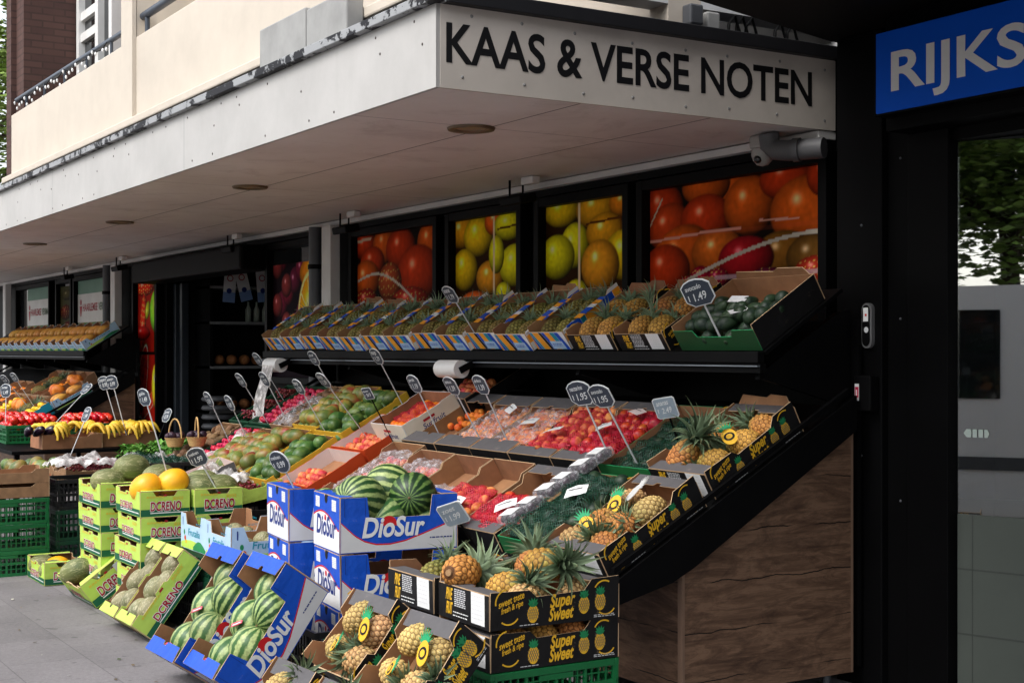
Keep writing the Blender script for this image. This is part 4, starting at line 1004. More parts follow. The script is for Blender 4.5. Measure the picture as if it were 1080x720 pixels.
for k, (a, b) in enumerate(((0, .035), (.042, .062), (.069, .089), (.096, .116))): mb.prism([(a + (.014 if k == 0 else 0), 0), (b - (.006 if k == 3 else 0), 0), (b + .002, .018), (b - (.006 if k == 3 else 0), .036), (a + (.014 if k == 0 else 0), .036), (a, .018)] if k in (0, 3) else [(a, 0), (b, 0), (b, .036), (a, .036)], 0, .001, 0)
obj('door_sticker', mb.mesh('door_sticker', [M('pale_sticker', srgb(176, 190, 182), .6)]), dr, DA @ Tr((-4.37, 5.096, 1.215)))
sg = thing('shop_sign', 'bright blue sign box with white capital letters above the glass door', 'sign', Tr((-4.6, 4.75, 2.664)))
mb = MB(); mb.box((0, .004, 0), (1.5, .1, .362), 0, bev=.004); obj('sign_box', mb.mesh('sign_box', [M('blue_sign_face', srgb(10, 86, 205), .5, .03, 2, spec=.1)]), sg)
mb = MB(); mb.text('RIJKSS', .095, .093, .172, .875, .001, 0, 0, .02); obj('lettering', mb.mesh('lettering', [WHITECARD]), sg)
mb = MB(); mb.box((-.012, .006, -.008), (-.0005, .102, .37), 0); mb.box((-.0005, .006, -.008), (1.5, .102, -.0005), 0); obj('sign_frame', mb.mesh('sign_frame', [BLACKM]), sg)
for x, z in ((-4.92, 2.2), (-4.92, 1.1), (-4.71, 1.75), (-4.71, 2.5), (-4.71, .9)):
    mb = MB(); mb.lathe([(.0001, .004), (.006, .003), (.007, 0)], 10, 0, T=Tr((x, 4.99 if x < -4.8 else 5.03, z)) @ Rot(90, 'X')); obj('screw', mb.mesh('screw', [PIPEG]), nb, NI)
ic = thing('intercom', 'slim silver intercom with white name plates on the black pier', 'intercom', Tr((-4.865, 4.99, 1.72)))
mb = MB(); pr_ = [(.032 * math.cos(R(a)) , .075 + .032 * math.sin(R(a))) for a in range(0, 181, 20)] + [(.032 * math.cos(R(a)), -.075 + .032 * math.sin(R(a))) for a in range(180, 361, 20)]
mb.prism(pr_, -.022, -.001, 0); obj('housing', mb.mesh('housing', [M('brushed_silver', srgb(168, 168, 170), .35, metal=.7)]), ic)
mb = MB(); mb.prism([(p[0] * .78 - .003, p[1] * .92) for p in pr_], -.024, -.0225, 0); mb.flat([(-.02, .02), (.012, .02), (.012, .085), (-.02, .085)], -.0246, 1); mb.flat([(-.008, .045), (.004, .045), (.004, .056), (-.008, .056)], -.0252, 2); disc(mb, 0, -.02, .014, -.0246, 3)
obj('face_plate', mb.mesh('face_plate', [BLACKM, WHITECARD, REDP, SILVERP]), ic)
cr_ = thing('card_reader', 'small black card reader with red and white label on the pier', 'card reader', Tr((-4.88, 4.99, 1.40)))
mb = MB(); mb.box((-.03, -.06, -.085), (.075, -.001, .085), 0, bev=.008); obj('housing', mb.mesh('housing', [BLACKM]), cr_)
mb = MB(); mb.flat([(-.024, -.035), (.004, -.035), (.004, .045), (-.024, .045)], -.0606, 0); mb.flat([(-.021, -.02), (.001, -.02), (.001, .03), (-.021, .03)], -.0612, 1); mb.text('1', -.015, -.012, .028, .008, -.0618, 0); obj('label', mb.mesh('label', [WHITECARD, M('magenta_label', srgb(200, 24, 70), .5)]), cr_)

# --- street behind the viewer, seen only in the door glass
van = thing('van', 'white panel van parked across the street behind the viewer', 'van', Tr((-4.3, -3.05, -.12)) @ Rot(180, 'Z'))
VP = M('white_van_paint', srgb(222, 222, 224), .25, .04, 2, spec=.6)
mb = MB(); prof = [(-2.4, .35), (2.45, .35), (2.5, .75), (2.35, 1.05), (1.75, 1.25), (1.15, 2.1), (.85, 2.32), (-2.3, 2.36), (-2.45, 2.2)]
mb.prism(prof, -.95, .95, 0); obj('body', mb.mesh('body', [VP]), van)
for s in (-1, 1):
    mb = MB(); y = .953 * s; a, b = sorted((y, y + .012 * s)); mb.prism([(.35, 1.28), (1.55, 1.28), (1.08, 2.0), (.75, 2.1), (.35, 2.1)], a, b, 0); obj('side_window', mb.mesh('side_window', [GLASSD]), van)
    for x in (-1.5, 1.6):
        w = MB(); w.tube([(x, .72 * s, .36), (x, .97 * s, .36)], .35, 24, 0); w.tube([(x, .965 * s, .36), (x, .985 * s, .36)], .21, 20, 1); obj('wheel', w.mesh('wheel', [BLACKM, PIPEG]), van)
    w = MB(); w.box((2.3, .62 * s - .16, .78), (2.47, .62 * s + .16, .98), 0, bev=.03); obj('headlight', w.mesh('headlight', [PLASTW]), van)
    w = MB(); w.box((1.15, .96 * s - .09 + .09 * s, 1.3), (1.32, .96 * s + .09 + .09 * s, 1.52), 0, bev=.02); obj('wing_mirror', w.mesh('wing_mirror', [BLACKM]), van)
    w = MB(); w.box((-2.2, .955 * s - .01, .62), (2.2, .955 * s + .01, .74), 0); obj('side_strip', w.mesh('side_strip', [PIPEG]), van)
mb = MB(); mb.add([(1.80, -.8, 1.28), (1.80, .8, 1.28), (1.2, .72, 2.08), (1.2, -.72, 2.08)], [(0, 1, 2, 3)], 0, T=Tr((.02, 0, .012))); obj('windscreen', mb.mesh('windscreen', [GLASSD]), van)
BARK = M('tree_bark', srgb(74, 62, 50), .9, .25, 8, bump=.5, bscale=12)
def tree(label, x, y, h, cz, cr, n, seed, ls=.13):
    rg = random.Random(seed); t = thing('tree', label, 'tree', Tr((x, y, 0)))
    mb = MB(); mb.tube([(0, 0, -.1), (.05, 0, h * .25), (-.06, .05, h * .5), (0, 0, h * .8)], [.2, .16, .12, .05], 10, 0); tips = []
    for k in range(16):
        a = k * 2.4; z = h * rg.uniform(.35, .75); d = Vector((math.cos(a), math.sin(a), rg.uniform(.2, .9))); L = cr * rg.uniform(.6, 1)
        p = [Vector((0, 0, z)) + d * L * q + Vector((rg.uniform(-.1, .1), rg.uniform(-.1, .1), .15 * L * q * q)) for q in (0, .35, .7, 1)]
        mb.tube(p, [.07, .05, .03, .012], 6, 0); tips += p[1:]
    obj('trunk', mb.mesh('trunk', [BARK]), t)
    cl = [(q + Vector((rg.gauss(0, .3), rg.gauss(0, .3), rg.gauss(0, .25))), rg.uniform(.35, .8)) for q in tips for _ in range(2)]
    mb = MB(); cs = []
    for k in range(n):
        c, r_ = rg.choice(cl); p = c + Vector((rg.gauss(0, 1), rg.gauss(0, 1), rg.gauss(0, .8))) * r_ * .6
        q = Matrix.Rotation(rg.uniform(0, 6.28), 3, 'Z') @ Matrix.Rotation(rg.uniform(-1, 1), 3, 'X'); s = ls * rg.uniform(.6, 1.3)
        mb.add([p + q @ Vector(v) * s for v in ((-.5, 0, 0), (0, -.28, .05), (.5, 0, -.05), (0, .28, .05))], [(0, 1, 2, 3)], 0)
        g = np.array(srgb(104, 130, 58)) * rg.uniform(.6, 1.5) + np.array((.02, .01, 0)) * rg.random(); cs += [g] * 4
    obj('crown', mb.mesh('crown', [LEAFM], cs), t)
tree('leafy street tree beyond the far brick wing', -29.5, 5.6, 10, 6, 3.6, 11000, 3, .2)
tree('leafy street tree across the road behind the van', -14.5, -9.5, 7, 4.5, 3.4, 14000, 5, .2)
tree('second street tree across the road, farther along the kerb', -20, -11, 8, 5, 3.4, 8000, 8, .2)
tree('rounded street tree across the road behind the middle of the van', -5, -10.5, 6.8, 4, 3.4, 14000, 12, .2)
tree('low round street tree across the road beside the front of the van', -8.2, -9.2, 4.6, 4, 2.9, 12000, 21, .18)
tree('low round street tree across the road beside the rear of the van', -2.6, -9.4, 4.8, 4, 3.0, 12000, 22, .18)
tree('bushy street tree across the road opposite the glass door', -9.5, -11.5, 6.5, 4, 3.4, 14000, 9, .2)
# ------------------------------------------------------------------ the two sloping fruit displays
TILT = 28.6
def wood():
    t = NT('dark_wood_laminate')
    mp = t.new('ShaderNodeMapping'); mp.inputs['Scale'].default_value = (1.3, 1.3, 7.5); mp.inputs['Rotation'].default_value = (R(0), 0, 0); t.link(t.obj(), mp.inputs[0])
    n = t.noise(2.6, 11, .74, vec=mp.outputs[0], dist=.9)
    c = t.ramp(n, [(.25, srgb(56, 38, 29)), (.45, srgb(98, 74, 58)), (.58, srgb(126, 98, 78)), (.78, srgb(66, 48, 39))])
    mp2 = t.new('ShaderNodeMapping'); mp2.inputs['Scale'].default_value = (.8, .8, 26); t.link(t.obj(), mp2.inputs[0])
    n2 = t.noise(2, 6, .6, vec=mp2.outputs[0], dist=.3); c = t.mix(t.math('MULTIPLY', t.ramp(n2, [(.5, 0.0), (.72, 1.0)]), .45), c, srgb(46, 31, 24))
    mp3 = t.new('ShaderNodeMapping'); mp3.inputs['Scale'].default_value = (1, 1, 2.4); t.link(t.obj(), mp3.inputs[0])
    c = t.mix(t.math('MULTIPLY', t.ramp(t.noise(3.4, 6, .7, vec=mp3.outputs[0], dist=1.2), [(.5, 0.0), (.68, 1.0)]), .6), c, srgb(50, 35, 28))
    sp = t.new('ShaderNodeSeparateXYZ'); t.link(t.obj(), sp.inputs[0])
    wob = t.math('MULTIPLY', t.noise(3, 4, .6), .06)
    g = t.math('ABSOLUTE', t.math('SUBTRACT', t.math('FRACT', t.math('MULTIPLY_ADD', t.math('ADD', sp.outputs[2], wob), 4.6, .2)), .5))
    cr = t.math('MULTIPLY', t.math('GREATER_THAN', g, .4885), t.ramp(t.noise(2.5, 2), [(.42, 0.0), (.5, 1.0)]))
    c = t.mix(cr, c, srgb(20, 14, 12))
    t.bump(n, .35, .004)
    return t.fin(c, .55, .3)
WOOD = wood(); WEDGE = M('wood_edge_band', srgb(120, 96, 80), .5, .1)
def make_display(label):
    d = thing('fruit_display', label, 'display stand', Tr((-4.9, 3.5, 0))); W = 5.98
    def put(n, mb, mats): return obj(n, mb.mesh(n, mats), d)
    YZ = Matrix(((0, 1, 0, 0), (1, 0, 0, 0), (0, 0, 1, 0), (0, 0, 0, 1)))      # outline drawn in (y, z), thickness along x
    for x in (.0, -W + .03):
        mb = MB(); mb.prism([(.4, .08), (1.4, .08), (1.4, 1.23), (.4, .65)], x - .028, x, 0, T=YZ)
        mb.box((x - .029, .385, .08), (x + .003, .399, .655), 1); mb.box((x - .029, 1.401, .08), (x + .003, 1.413, 1.3), 1); put('end_panel', mb, [WOOD, WEDGE])
        mb = MB(); mb.prism([(-.03, .52), (.30, .60), (.42, .655), (1.40, 1.225), (1.40, 1.39), (-.03, .612)], x + .006, x + .04, 0, T=YZ); mb.prism([(.0, .66), (1.36, 1.40), (1.36, 1.425), (0, .685)], x + .0065, x + .03, 0, T=YZ); put('side_beam', mb, [BLACKM])
    mb = MB(); mb.box((-W + .03, .41, .08), (-.03, .428, .60), 0); put('front_panel', mb, [WOOD])
    mb = MB(); mb.box((-W, 0, -.03), (.0, 1.5, -.004), 0, T=Tr((0, 0, .627)) @ Rot(TILT, 'X')); mb.box((-W, -.03, -.03), (0, -.002, .03), 0, T=Tr((0, 0, .627)) @ Rot(TILT, 'X')); put('sloping_tray', mb, [BLACKM])
    mb = MB(); mb.box((-W, .82, 1.545), (.0, .86, 1.598), 0, bev=.004); mb.box((-W, .835, 1.50), (0, .87, 1.543), 0); mb.box((-W, .818, 1.528), (0, .834, 1.534), 1)
    mb.box((-W, 0, -.02), (0, .56, -.003), 0, T=Tr((0, .865, 1.60)) @ Rot(32, 'X')); put('upper_shelf', mb, [BLACKM, M('steel_edge', srgb(120, 126, 134), .35, metal=.6)])
    for k in range(5):
        x = -.06 - k * (W - .12) / 4
        mb = MB(); mb.prism([(.87, 1.47), (.9, 1.47), (1.36, 1.35), (1.44, 1.35), (1.44, 1.80), (1.36, 1.78), (.88, 1.5)], x - .015, x + .015, 0, T=YZ); put('shelf_bracket', mb, [BLACKM])
    mb = MB(); mb.box((-W, 1.45, .1), (0, 1.47, 1.75), 0); put('back_panel', mb, [BLACKM])
    for x in (-.1, -W * .5, -W + .1):
        for y in (.5, 1.34):
            mb = MB(); mb.tube([(x, y, 0), (x, y, .08)], .02, 10, 0); mb.tube([(x, y, 0), (x, y, .012)], .032, 12, 0); put('foot', mb, [PIPEG])
    return d
disp = make_display('long black fruit display with sloping tray, upper shelf and wood end panel under the canopy')
DX2 = -11.42
disp2 = dup(disp, Tr((-4.9 + DX2, 3.5, 0)), 'farther black fruit display with wood end panel below the lettered market windows')
def tray(x, s, dx=0, up=.0): return Tr((x + dx, 3.5 + .878 * s - .4787 * up, .627 + .4787 * s + .878 * up)) @ Rot(TILT, 'X')
def shelf(x, dx=0): return Tr((x + dx, 4.365, 1.602)) @ Rot(32, 'X')
def lie(yaw=0, j=14, pit=0):      # a pineapple lying with its crown along the box's +y turned by yaw
    return lambda: Rot(yaw + rnd.uniform(-j, j), 'Z') @ Rot(-90 + pit + rnd.uniform(-6, 6), 'X') @ Rot(rnd.uniform(0, 360), 'Z')
ORD = ['first', 'second', 'third', 'fourth', 'fifth', 'sixth', 'seventh', 'eighth', 'ninth', 'tenth', 'eleventh', 'twelfth', 'thirteenth', 'fourteenth']

# ---- upper shelf: striped cartons of small green pineapples, black pineapple cartons, green avocado crate
ST_STR = st_stripe(.345, .46, .115)
N_UP = 12
for k in range(N_UP):
    x = -6.46 - .366 * (k + 1) + rnd.uniform(-.008, .008)
    T = shelf(x) @ Tr((0, rnd.uniform(-.0, .03), 0)) @ Rot(rnd.uniform(-1.2, 1.2), 'Z') @ Rot(rnd.uniform(0, 3), 'X')
    carton(ST_STR, 'stripe', f'white, orange and blue striped pineapple carton, {ORD[k]} from the black cartons on the upper shelf', T, 'striped cartons on the upper shelf', flap=.05 if k in (1, 7, 8) else 0)
    for q in range(4):
        px = .095 + .155 * (q % 2); py = .10 + .19 * (q // 2)
        pineapple(T @ Tr((px, py, .066 + rnd.uniform(0, .012))) @ lie(0, 12)(), 'green', f'small green pineapple in the {ORD[k]} striped carton of the upper shelf', f'small pineapples in the {ORD[k]} striped carton', None, .93)
ST_PB = st_pine(.40, .46, .115); ST_PB['ledge'] = None
for k in range(2):
    T = shelf(-6.44 + .44 * k)
    carton(ST_PB, 'pineshelf', ['black pineapple carton on the upper shelf beside the striped cartons', 'black pineapple carton on the upper shelf beside the green avocado crate'][k], T, 'black cartons on the upper shelf', flap=.05)
    for q in range(4):
        pineapple(T @ Tr((.11 + .17 * (q % 2), .10 + .19 * (q // 2), .075)) @ lie(0, 10)(), 'ripe', ['orange pineapple in the black upper shelf carton beside the striped cartons', 'orange pineapple in the black upper shelf carton beside the avocado crate'][k], f'pineapples in upper shelf black carton {"ab"[k]}', None, .95)
GWD = M('green_wood_crate', srgb(20, 66, 32), .6, .15)
ST_GR = st_plain(.58, .46, .135, outer=BLACKC, inner=BROWN, led=0, lo=1.0, dip=.0)
ST_GF = st_plain(.58, .46, .11, outer=GWD, inner=BROWN, edge=GREENP, led=0, lo=1.0, dip=.035)
T = shelf(-5.50); carton(ST_GR, 'avoshelf', 'green avocado carton with brown inside at the end of the upper shelf', T, frontend=panel(ST_GF, 'end', 'avofront'), flap=.06)
fill(T, .58, .46, .005, .036, avo_me, 'avocado', 'avocado', 'dark green avocado in the green carton at the upper shelf end', 'avocados in the upper shelf carton', 2, miss=.22, y1=.36)
for k, (a, b) in enumerate(((.25, .25), (.36, .14))):
    mb = MB(); mb.box((-.045, -.03, 0), (.045, .03, .002), 0); tag(obj('paper_label', mb.mesh('paper_label', [SILVERP]), None, T @ Tr((a, b, .135)) @ Rot(20 + 40 * k, 'Z') @ Rot(14, 'Y')), ['pale paper label lying on the upper shelf avocados near the back', 'pale paper label lying on the upper shelf avocados near the front'][k], 'label')

# ---- lower tray: two rows of cartons, counted from the wood end panel
BL = st_plain(.41, .58, .125, outer=BLACKC, ledge=GREYC, lo=.72)
BL2 = st_plain(.41, .58, .125, outer=BLACKC, ledge=GREYC, lo=.8, led=.11)
BR = st_plain(.41, .58, .13, outer=M('kraft_outer', srgb(140, 102, 72), .85, .1), ledge=BROWN, led=0, lo=.8)
PT = st_pine(.41, .6, .15)
GV = st_plain(.41, .58, .12, outer=M('green_carton_outer', srgb(26, 96, 46), .6, .12), edge=GREENP, led=0, lo=.85)
CR = st_plain(.44, .42, .17, outer=CREAMC, led=0, lo=.95, text='Sunfruit', band=DGREEN, edge=WHITECARD)
OR_ = st_plain(.5, .42, .10, outer=REDOR, inner=PINKC, edge=REDOR, led=0, lo=.95)
YE = st_plain(.43, .56, .12, outer=YELLOWC, edge=YELLOWC, led=0, lo=.9)

def X(k): return -5.31 - .42 * k          # left edge of column k
# column 0: pineapples
T = tray(X(0), 0.0); carton(PT, 'pinetray', 'black pineapple carton with gold print on the lower row beside the wood end panel', T)
for (px, py, yaw, kd) in ((.1, .42, 150, 'pale'), (.12, .26, -60, 'ripe'), (.29, .12, 95, 'ripe'), (.1, .1, -80, 'pale'), (.3, .38, 170, 'pale'), (.24, .27, 100, 'ripe')):
    pineapple(T @ Tr((px, py, .085 + rnd.uniform(0, .02))) @ lie(yaw, 8)(), kd, 'golden pineapple lying in the lower black carton beside the wood panel', 'pineapples in the lower tray carton', None, 1.0)
T = tray(X(0), .655); carton(PT, 'pinetray', 'black pineapple carton with gold print on the upper row beside the wood end panel', T, flap=.05)
pineapple(T @ Tr((.12, .12, .12)) @ Rot(-40, 'Z') @ Rot(-52, 'X'), 'ripe', 'upright pineapple with tall pale crown in the upper row black carton', None, pine_big_crown, 1.12)
for (px, py, yaw) in ((.3, .34, 110), (.28, .16, 100), (.12, .38, 60), (.3, .48, 80)):
    pineapple(T @ Tr((px, py, .085)) @ lie(yaw, 8)(), 'ripe', 'orange pineapple lying behind the tall crowned one in the upper row carton', 'pineapples in the upper tray carton', None, 1.0)
# column 1: avocados in green net
for s, lb in ((0, 'lower'), (.655, 'upper')):
    T = tray(X(1), s); carton(GV, 'avotray', f'green avocado carton on the {lb} row of the tray', T)
    fill(T, .41, .58, .005, .036, avo_me, 'avocado', 'avocado', f'dark avocado under green net in the {lb} row avocado carton', f'avocados in the {lb} row carton', 2 if s == 0 else 1, miss=.04)
    sheet('green_net', T, .38, .56, .155 if s == 0 else .09, GRNNET, .03, f'green net stretched over avocados in the {lb} row carton', 'net', 14, 3)
# packs of dark plums with white labels, laid over the edge of the avocado carton
for k in range(6):
    T = tray(X(1) - .06, .06 + .115 * k, up=.125) @ Rot(rnd.uniform(-6, 6), 'Z') @ Rot(-8, 'Y')
    r = thing('fruit_pack', f'clear pack of dark plums with white label, {ORD[k]} from the front of the row', 'fruit pack', T, 'packs of dark plums')
    mb = MB()
    for i in range(6): mb.add(*[(lambda m: (m.v, m.f))(MB().lathe(sph(.021, 8), 10))][0], 0, True, Tr((.03 + .045 * (i % 3), .03 + .045 * (i // 3), .022)))
    obj('plums', mb.mesh('plums', [PLUM]), r)
    mb = MB(); mb.box((.02, .012, .049), (.13, .075, .051), 0); mb.box((.03, .03, .0515), (.12, .034, .0517), 1); mb.box((.03, .045, .0515), (.1, .049, .0517), 1); obj('paper_label', mb.mesh('paper_label', [WHITECARD, SILVERP]), r)
    mb = MB(); mb.box((0, 0, 0), (.15, .1, .047), 0, bev=.01); obj('clear_film', mb.mesh('clear_film', [CLEAR]), r)
# column 2
T = tray(X(2) - .02, 0); carton(BL, 'black', 'black carton of red nectarines on the lower row beside the plum packs', T)
fill(T, .41, .58, .005, .033, nect_me, 'nectarine', 'nectarine', 'red nectarine in the lower row carton beside the plum packs', 'nectarines beside the plum packs', 2, y1=.36, miss=.04)
sheet('red_net', T, .38, .34, 0.128, REDNET, .022, 'red net over nectarines in the lower row carton beside the plum packs', 'net', 13, 5)
mb = MB(); mb.box((0, 0, 0), (.12, .07, .002), 0); tag(obj('paper_label', mb.mesh('paper_label', [PINKC]), None, T @ Tr((.05, .47, .04)) @ Rot(-12, 'Y')), 'pale paper label inside the half empty nectarine carton', 'label')
T = tray(X(2), .655); carton(BL, 'black', 'black carton of nectarines in red net on the upper row beside the avocados', T)
fill(T, .41, .58, .005, .033, nect_me, 'nectarine', 'nectarine', 'dark red nectarine under the tall price signs beside the upper avocados', 'nectarines beside the upper avocados', 2, miss=.05)
sheet('red_net', T, .39, .56, 0.113, REDNET, .022, 'red net over nectarines on the upper row beside the avocados', 'net', 13, 6)
# column 3
T = tray(X(3) - .03, 0); carton(BR, 'kraft', 'plain brown carton of peaches in red net next to the blue melon stack', T)
fill(T, .41, .58, .005, .034, peach_me, 'peach', 'peach', 'yellow and red peach in the plain brown carton behind the blue stack', 'peaches behind the blue stack', 2, y1=.40, miss=.04)
sheet('red_net', T, .38, .36, 0.133, REDNET, .022, 'red net over peaches in the plain brown carton', 'net', 13, 7)
T = tray(X(3), .655); carton(BL, 'black', 'black carton of orange peaches in red net on the upper row beside the apricots', T)
fill(T, .41, .58, .005, .034, peach_me, 'peach', 'peach', 'orange peach in red net on the upper row beside the apricots', 'peaches on the upper row', 2, miss=.05)
sheet('red_net', T, .39, .52, 0.118, REDNET, .022, 'torn red net over orange peaches on the upper row', 'net', 13, 8)
# column 4-6
T = tray(X(4) - .03, 0); carton(BR, 'kraft', 'plain brown carton of film wrapped apricots behind the striped watermelons', T)
fill(T, .41, .58, .005, .0245, apri_me, 'apricot', 'apricot', 'apricot under clear film in the brown carton behind the watermelons', 'apricots behind the watermelons', 1, y1=.36, miss=.25)
sheet('plastic_film', T, .39, .38, .08, CLEAR, .035, 'crinkled clear film over apricots behind the watermelons', 'plastic film', 20, 9)
for k in (4, 5):
    T = tray(X(k), .655); carton(BL2, 'black2', ['black carton of film wrapped apricots, next to the netted peaches', 'black carton of film wrapped apricots, farther from the netted peaches'][k - 4], T)
    fill(T, .41, .58, .005, .0245, apri_me, 'apricot', 'apricot', ['film wrapped apricot in the black carton next to the netted peaches', 'film wrapped apricot in the black carton beside the empty one'][k - 4], f'apricots in the upper row carton {"ab"[k - 4]}', 2, y0=.1, miss=.12)
    sheet('plastic_film', T @ Tr((0, .08, 0)), .40, .48, .105, CLEAR, .03, ['crinkled clear film on apricots next to the netted peaches', 'crinkled clear film on apricots beside the empty black carton'][k - 4], 'plastic film', 22, 10 + k)
T = tray(X(6), .655); carton(BL2, 'black2', 'nearly empty black carton beside the cream carton', T)
fill(T, .41, .58, .005, .0245, apri_me, 'apricot', 'apricot', 'loose apricot at the back of the nearly empty black carton', 'loose apricots', 1, y0=.3, miss=.4)
T = tray(X(5) - .03, 0); carton(BR, 'kraft', 'brown carton of film wrapped apricots with open flaps behind the blue stack', T)
fill(T, .41, .58, .005, .034, peach_me, 'peach', 'peach', 'peach under clear film in the carton with open flaps', 'peaches under film beside the orange cartons', 1, miss=.15)
sheet('plastic_film', T, .40, .56, .11, CLEAR, .03, 'crinkled clear film over peaches in the carton with open flaps', 'plastic film', 20, 20)
T = tray(X(6) - .05, 0.05); carton(BR, 'kraft', 'brown carton of pink film wrapped peaches beside the red-orange cartons', T)
fill(T, .41, .58, .005, .034, peach_me, 'peach', 'peach', 'pink peach under clear film beside the red-orange cartons', 'pink peaches under film', 1, miss=.1)
sheet('plastic_film', T, .40, .56, .11, CLEAR, .03, 'crinkled clear film over pink peaches beside the red-orange cartons', 'plastic film', 20, 22)
# column 7: red-orange cartons, cream carton
for k, s in enumerate((.06, .50)):
    T = tray(-8.58, s, up=.025); carton(OR_, 'orange', ['red-orange rimmed carton of peaches, lower of the two', 'red-orange rimmed carton of peaches, upper of the two'][k], T, 'red-orange cartons')
    fill(T, .5, .42, .005, .031, peach_me, 'peach', 'peach', f'pink peach in the {["lower", "upper"][k]} red-orange carton', f'peaches in the {["lower", "upper"][k]} red-orange carton', 1, miss=.15, y1=.25)
T = tray(X(7) - .02, .70, up=.03); carton(CR, 'cream', 'cream carton with green base and dark red bar, filled with oranges', T)
fill(T, .44, .42, .005, .029, orange_me, 'orange', 'orange', 'small orange in the cream carton with the dark red bar', 'oranges in the cream carton', 2, miss=.05)
sheet('red_net', T @ Tr((.02, .12, 0)), .22, .26, .13, REDNET, .02, 'pink net over oranges in the cream carton', 'net', 13, 31)
T = tray(X(7) + .1, 1.12, up=.03); carton(BL, 'black', 'black carton of mixed peaches behind the cream carton', T)
fill(T, .41, .3, .005, .033, peach_me, 'peach', 'peach', 'orange peach in the black carton behind the cream carton', 'peaches behind the cream carton', 2)
# columns 8-9: mangoes in yellow edged cartons
def mangos(T, lb, grp, me, n2=2, r=.047, asp=1.0, w=.43, l=.56, miss=.16):
    fill(T, w, l, .005, r, me, me.name, 'mango', lb, grp, n2, miss=miss, aspect=asp, lying=lambda: Rot(rnd.uniform(-60, 60), 'Z') @ Rot(90 + rnd.uniform(-25, 25), 'X') @ Rot(rnd.uniform(0, 360), 'Z'))
for k, s in ((0, 0.02), (1, .62)):
    T = tray(-9.06, s, up=.03); carton(YE, 'yellow', ['yellow edged carton of green mangoes beside the lower red-orange carton', 'yellow edged carton of green mangoes below the cream carton'][k], T, 'yellow edged cartons')
    mangos(T, ['green mango in the lower yellow carton beside the red-orange carton', 'green mango in the upper yellow carton beside the cream carton'][k], f'green mangoes {"ab"[k]}', mangog_me, 2, .042)
    T = tray(-9.53, s + .04, up=.03); carton(YE, 'yellow', ['yellow edged carton of red and green mangoes on the lower row', 'yellow edged carton of red and green mangoes on the upper row'][k], T, 'yellow edged cartons')
    mangos(T, ['red and green mango in the lower row yellow carton', 'red and green mango in the upper row yellow carton'][k], f'red mangoes {"ab"[k]}', mango_me, 2)
# column 10: cellophane and peaches; columns 11-13: radishes, grapes, greens
T = tray(-9.98, 0.02); carton(BR, 'kraft', 'brown carton of mangoes with milky plastic liner on the lower row', T)
mangos(T, 'large mango in the milky plastic lined carton', 'mangoes in the lined carton', mango_me, 2, w=.41)
sheet('plastic_liner', T @ Tr((-.12, .0, .02)), .3, .5, .13, MILKY, .06, 'crumpled milky plastic liner hanging over the mango carton', 'plastic liner', 9, 40)
T = tray(-9.98, .655); carton(BR, 'kraft', 'brown carton of potatoes with cellophane on the upper row', T)
fill(T, .41, .58, .005, .04, root_me, 'root_vegetable', 'vegetable', 'brown root vegetable under cellophane on the upper row', 'root vegetables', 2, miss=.1)
sheet('plastic_film', T, .41, .4, .15, CLEAR, .05, 'wrinkled cellophane over brown root vegetables', 'plastic film', 10, 41)
for k, s in ((0, 0.05), (1, .66)):
    T = tray(-10.42, s); crate(.42, .58, .12, DGREENCR, ['dark green crate of radishes on the lower row', 'dark green crate of radishes on the upper row'][k], T, 'dark green crates of radishes')
    fill(T, .42, .58, .03, .03, radish_me, 'radish', 'radish', ['pink radish in the lower row green crate', 'pink radish in the upper row green crate'][k], f'radishes {"ab"[k]}', 2, miss=.08, x0=.025, y0=.025, sc=.15)
T = tray(-10.86, .66); crate(.42, .58, .12, DGREENCR, 'dark green crate of red grapes near the end of the tray', T)
for i in range(9):
    tag(obj('grape_bunch', grape_me, None, T @ Tr((.1 + .11 * (i % 3), .1 + .17 * (i // 3), .12)) @ Rot(70, 'X') @ Rot(rnd.uniform(0, 360), 'Z')), 'dark red grape bunch in the green crate near the tray end', 'grapes', 'grape bunches in the green crate')
T = tray(-10.86, .03); carton(BR, 'kraft', 'brown carton of pale roots at the far end of the tray', T)
fill(T, .41, .58, .005, .035, root_me, 'root_vegetable', 'vegetable', 'brown root vegetable in the carton at the far end of the tray', 'roots at the far end', 2, miss=.2)
# baskets and leafy greens at the far end
def basket(T, lb):
    T = T @ Sc(.78)
    r = thing('wicker_basket', lb, 'basket', T, 'small wicker baskets')
    mb = MB(); mb.lathe([(.07, 0), (.085, .04), (.1, .085), (.104, .09), (.098, .088), (.08, .04), (.066, .006), (.0001, .006)], 20, 0); W_ = M('pale_wicker', srgb(196, 160, 104), .8, .2, 60, bump=.6, bscale=90)
    obj('bowl', mb.mesh('bowl', [W_]), r)
    mb = MB(); mb.tube([(.1 * math.cos(R(a)), 0, .085 + .19 * math.sin(R(a))) for a in range(0, 181, 12)], .008, 8, 0); obj('handle', mb.mesh('handle', [W_]), r)
    return r
for k, (x, y, z) in enumerate(((-10.75, 3.55, .86), (-10.45, 3.62, .88))):
    T = Tr((x, y, z)) @ Rot(20 - 30 * k, 'Z'); basket(T, ['wicker basket with hoop handle beside the leafy greens', 'wicker basket with hoop handle beside the radishes'][k])
    for i in range(6):
        tag(obj('plum', plum_me, None, T @ Tr((.05 * math.cos(i * 1.05), .05 * math.sin(i * 1.05), .08 + .01 * (i % 2))) @ rrot() @ Sc(1.2)), ['small dark plum in the basket beside the greens', 'small dark plum in the basket beside the radishes'][k], 'plum', f'plums in basket {"ab"[k]}')
